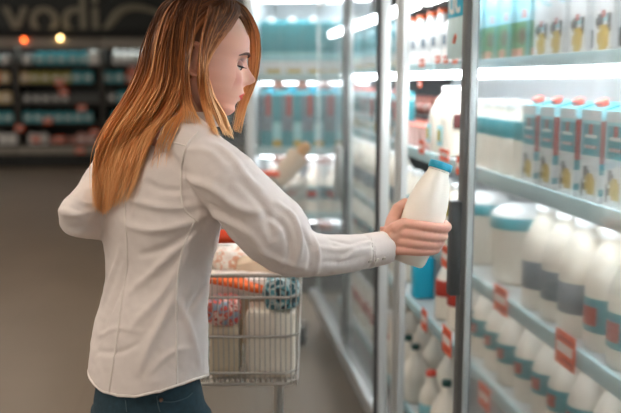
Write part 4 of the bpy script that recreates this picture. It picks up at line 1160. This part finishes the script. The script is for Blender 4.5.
# a second trolley, further off behind the door glass
o2 = onY(250, 300, 4.35); hz2 = onY(261, 173, 4.20).z
t2 = trolley(Vector((o2.x - .06, 4.35, 0)), -.35, 'far trolley with an orange handle, blurred behind the door glass', .62, .96, .55, hz2, w=(-.24, .24))
# long loaf in a paper sleeve, sticking up out of it
pa = onY(266, 196, 4.36); pb = onY(300, 154, 4.36)
bg = empty('baguette', (0, 0, 0), 0, 'long loaf in a paper sleeve sticking up from the far trolley', 'bread')
p0 = pa + (pa - pb) * 1.25
bm = bmesh.new(); tube(bm, [pa, pa * .4 + pb * .6, pb], [.030, .050, .058], seg=14, round_ends=False); link('paper_sleeve', bm, mat('sleeve_paper', (212, 190, 166), .7, var=.08), bg)
bm = bmesh.new(); tube(bm, [p0, pa, pa * .3 + pb * .7, pb + (pb - pa) * .15], [.024, .028, .036, .030], seg=14, round_ends=True); link('loaf', bm, mat('bread_crust', (190, 140, 86), .7), bg)

# ================================================================= FAR DISPLAY WALL
FY = 15.6
disp_m = mat('display_frame', (74, 72, 68), .5); disp_d = mat('display_inside', (40, 42, 42), .7); bar_m = mat('display_bumper', (150, 144, 134), .45)
fx = [-5.93, -4.60, -3.20, -1.74, -.28, 1.18]
fz = [('top', 1.79), ('second', 1.47), ('third', 1.12), ('fourth', .78), ('fifth', .40)]
for i in range(len(fx) - 1):
    a, b = fx[i], fx[i + 1]
    names = ['leftmost', 'left of centre', 'middle', 'right of centre', 'rightmost']
    r = empty('wall_display', ((a + b) / 2, FY, 0), 0, f'far chilled display under the dark sign, {names[i]} bay', 'display shelf', 'bays of the far chilled display')
    h = (b - a) / 2
    def part(nm, m, bx, bev=.004, par=None):
        bm = bmesh.new(); box(bm, *bx, bev); return link(nm, bm, m, par or r)
    part('base', disp_d, (-h, h, .05, .8, 0, .22)); part('bumper', bar_m, (-h, h, -.02, .06, .22, .36), .02)
    part('back_panel', disp_d, (-h, h, .72, .8, .22, 2.15)); part('upright', disp_m, (-h - .03, -h + .03, 0, .8, .22, 2.15))
    part('canopy', bar_m, (-h, h, -.05, .8, 2.12, 2.24), .01); part('canopy_lip', bar_m, (-h, h, -.05, -.02, 2.06, 2.13))
    part('canopy_light', mat('far_light', (230, 240, 240), .4, emit=5.0), (-h + .05, h - .05, .06, .16, 2.095, 2.119), .004)
    for nm, z in fz: part('shelf', disp_m, (-h + .03, h - .03, .04 + .0, .72, z - .03, z))
random.seed(21)
cols = {'teal': (74, 172, 184), 'white': (232, 230, 222), 'cream': (220, 196, 150), 'orange': (222, 110, 70), 'olive': (170, 166, 84), 'grey': (112, 116, 116), 'blue': (44, 150, 196), 'dark': (60, 66, 68), 'pink': (206, 150, 140)}
rowcols = [['teal', 'white', 'teal', 'cream', 'teal', 'white', 'teal'], ['teal', 'cream', 'orange', 'white', 'olive', 'white'], ['olive', 'grey', 'dark', 'teal', 'cream'], ['dark', 'teal', 'grey', 'teal', 'blue'], ['pink', 'grey', 'teal', 'white', 'dark']]
fprot = {}
def far_pack(c, kind):
    if (c, kind) not in fprot:
        bm = bmesh.new(); m = mat('far_' + c, cols[c], .6, var=.15, vscale=9)
        if kind == 'carton':
            box(bm, -.075, .075, -.05, .05, 0, .17, .006); box(bm, -.02, .02, -.02, .02, .168, .19, .004); box(bm, -.05, .05, -.052, -.049, .05, .11, 0, 1)
        elif kind == 'tub':
            lathe(bm, [(.060, 0), (.064, .004), (.074, .10), (.080, .105), (.080, .12), (.074, .124)], 18)
        else:
            lathe(bm, [(.045, 0), (.05, .006), (.05, .12), (.035, .16), (.020, .18), (.020, .21)], 16)
        fprot[(c, kind)] = link(kind, bm, [m, mat('far_white', cols['white'], .6, var=.15, vscale=9)]); return fprot[(c, kind)]
    o = fprot[(c, kind)].copy(); COL.objects.link(o); return o
for ri, (nm, z) in enumerate(fz):
    x = fx[0] + .12
    while x < .25:
        c = random.choice(rowcols[ri]); kind = random.choice(['carton', 'tub', 'bottle', 'carton']); n = random.randint(2, 5)
        s = random.uniform(.95, 1.2) if ri else random.uniform(1.1, 1.35)
        for k in range(n):
            if any(abs(x - q) < .10 for q in fx): x += .16; continue
            if x > -4.1:
                o = far_pack(c, kind); o.location = (x, FY + .12, z + .001); o.scale = (s, s, s); o.rotation_euler = (0, 0, random.uniform(-.1, .1))
                tag(o, f'blurred {c} {kind} on the {nm} shelf of the far display', kind, f'{c} {kind}s on the {nm} far shelf')
            x += .166 * s if kind != 'bottle' else .115 * s
for i, (x, y) in enumerate(((60, 83), (48, 121), (80, 150), (133, 70), (82, 108), (64, 92), (95, 132), (20, 128), (36, 139), (60, 139))):
    p = onY(x, y, FY); bm = bmesh.new(); box(bm, -.075, .075, -.006, 0, -.055, .055, .002, 0); box(bm, -.055, .055, -.008, -.006, -.015, .02, 0, 1)
    o = link('price_tag', bm, [tag_m, tag_w], smooth=False); o.location = (p.x, FY - .025, p.z)
    tag(o, f"red-orange shelf tag on the far display, {['right of centre on the second shelf','on the fourth shelf','lowest, on the bumper','near the hair on the top shelf','beside the hair on the third shelf','below another tag','near the shirt shoulder','far left on the fifth shelf','second from left on the fifth shelf','third from left on the fifth shelf'][i]}", 'price tag', 'red tags on the far display')
# dark sign band with letters over the display
sg = empty('sign_board', (-2.2, FY + .1, 2.30), 0, 'dark sign board with raised letters above the far display', 'sign')
bm = bmesh.new(); box(bm, -4.0, 3.0, 0, .10, 0, .95, .01); link('panel', bm, mat('sign_dark', (52, 56, 56), .6, var=.08, vscale=2), sg)
bm = bmesh.new(); box(bm, -4.0, 3.0, -.06, .0, -.02, .10, .01); link('ledge', bm, mat('sign_black', (26, 30, 30), .6), sg)
letm = mat('sign_letter', (150, 146, 128), .5)
tx = text_mesh('vodi', .83, .02, 'lettering', letm, sg)
pv = onY(3.5, 33, FY + .06); tx.location = (pv.x + 2.2, -.035, pv.z - 2.30); tx.rotation_euler = (PI / 2, 0, 0)
bb = [Vector(v) for v in tx.bound_box]; wtx = max(v.x for v in bb) - min(v.x for v in bb)
want = (onY(101, 20, FY).x - onY(3.5, 20, FY).x); tx.scale = (want / wtx, want / wtx, 1)
P = [onY(x, y, FY + .06) - sg.location for x, y in ((100, 30), (108, 26), (114, 18), (122, 10), (134, 7), (148, 9), (160, 14), (168, 20))]
bm = bmesh.new(); tube(bm, catmull([(p.x, -.03, p.z) for p in P], 24), lerp_list([.02, .06, .08, .075, .06, .05, .04, .02], 24), seg=8, flat=.4, ref=(0, 0, 1)); link('swoosh', bm, letm, sg)
for (x, y, c, nm, e) in ((24, 40, (240, 96, 40), 'small round orange lamp glowing above the far display', 5), (60, 38, (255, 206, 130), 'small round warm white lamp glowing above the far display', 7)):
    p = onY(x, y, FY - .08); L = empty('indicator_lamp', p, 0, nm, 'lamp', 'lamps above the far display')
    bm = bmesh.new(); n = bmesh.new(); bmesh.ops.create_uvsphere(n, u_segments=16, v_segments=10, radius=.035); merge(bm, n); link('bulb', bm, mat('lamp_' + nm[12:16].strip(), c, .4, emit=e), L)
    bm = bmesh.new(); tube(bm, [(0, 0, 0), (0, .06, 0)], .016, seg=10); tube(bm, [(0, .06, 0), (0, .09, 0)], .03, seg=12); link('socket', bm, dark, L)

# ================================================================= ROOM
flm = bpy.data.materials.new('floor_tile'); flm.use_nodes = True
nt = flm.node_tree; b = nt.nodes['Principled BSDF']; b.inputs['Roughness'].default_value = .38; b.inputs['Specular IOR Level'].default_value = .35
tc = nt.nodes.new('ShaderNodeTexCoord'); nz = nt.nodes.new('ShaderNodeTexNoise'); nz.inputs['Scale'].default_value = 1.3; nz.inputs['Detail'].default_value = 6
mx = nt.nodes.new('ShaderNodeMix'); mx.data_type = 'RGBA'; mx.inputs[6].default_value = lin((112, 98, 84)); mx.inputs[7].default_value = lin((132, 116, 100))
br = nt.nodes.new('ShaderNodeTexBrick'); br.offset = 0; br.inputs['Scale'].default_value = 1; br.inputs['Mortar Size'].default_value = .003
br.inputs['Brick Width'].default_value = .6; br.inputs['Row Height'].default_value = .6; br.inputs['Color1'].default_value = (1, 1, 1, 1); br.inputs['Color2'].default_value = (.97, .97, .97, 1); br.inputs['Mortar'].default_value = (.8, .8, .8, 1)
nt.links.new(tc.outputs['Object'], nz.inputs[0]); nt.links.new(tc.outputs['Object'], br.inputs[0]); nt.links.new(nz.outputs['Fac'], mx.inputs[0])
m2 = nt.nodes.new('ShaderNodeMix'); m2.data_type = 'RGBA'; m2.blend_type = 'MULTIPLY'; m2.inputs[0].default_value = 1
nt.links.new(mx.outputs[2], m2.inputs[6]); nt.links.new(br.outputs[0], m2.inputs[7]); nt.links.new(m2.outputs[2], b.inputs['Base Color'])
bm = bmesh.new(); box(bm, -7, 2.4, -5, 16.6, -.05, 0); struct('floor', bm, flm)
bm = bmesh.new(); box(bm, -7, 2.4, -5, 16.6, 3.6, 3.65); struct('ceiling', bm, mat('ceiling_panel', (120, 116, 110), .9))
bm = bmesh.new(); box(bm, -7, 2.4, 16.5, 16.6, 0, 3.6); struct('wall_back', bm, mat('wall_dark', (70, 70, 68), .8))
bm = bmesh.new(); box(bm, 2.3, 2.4, -5, 16.5, 0, 3.6); struct('wall_right', bm, mat('wall_pale', (150, 148, 144), .8))
tube_m = mat('ceiling_tube', (255, 240, 224), .4, emit=24.0)
def ceiling_lamp(x, y, label, L=1.5):
    r = empty('ceiling_light', (x, y, 3.6), 0, label, 'ceiling light', 'linear ceiling lights')
    bm = bmesh.new(); box(bm, -.09, .09, -L / 2, L / 2, -.07, -.001, .008); link('housing', bm, white_en, r)
    bm = bmesh.new(); box(bm, -.07, .07, -L / 2 + .03, L / 2 - .03, -.085, -.071, .006); link('diffuser', bm, tube_m, r)
for i, (x, y) in enumerate(((-.9, .6), (-.9, 3.2), (-.9, 6.2), (-4.2, .6), (-4.2, 3.2), (-4.2, 6.6), (-2.5, 11.0))):
    ceiling_lamp(x, y, f"long white ceiling light above the aisle, {ORD[i]} counted from the camera outwards")
w = bpy.data.worlds.new('store_air'); S.world = w; w.use_nodes = True
w.node_tree.nodes['Background'].inputs[0].default_value = lin((186, 178, 168)); w.node_tree.nodes['Background'].inputs[1].default_value = 0.75
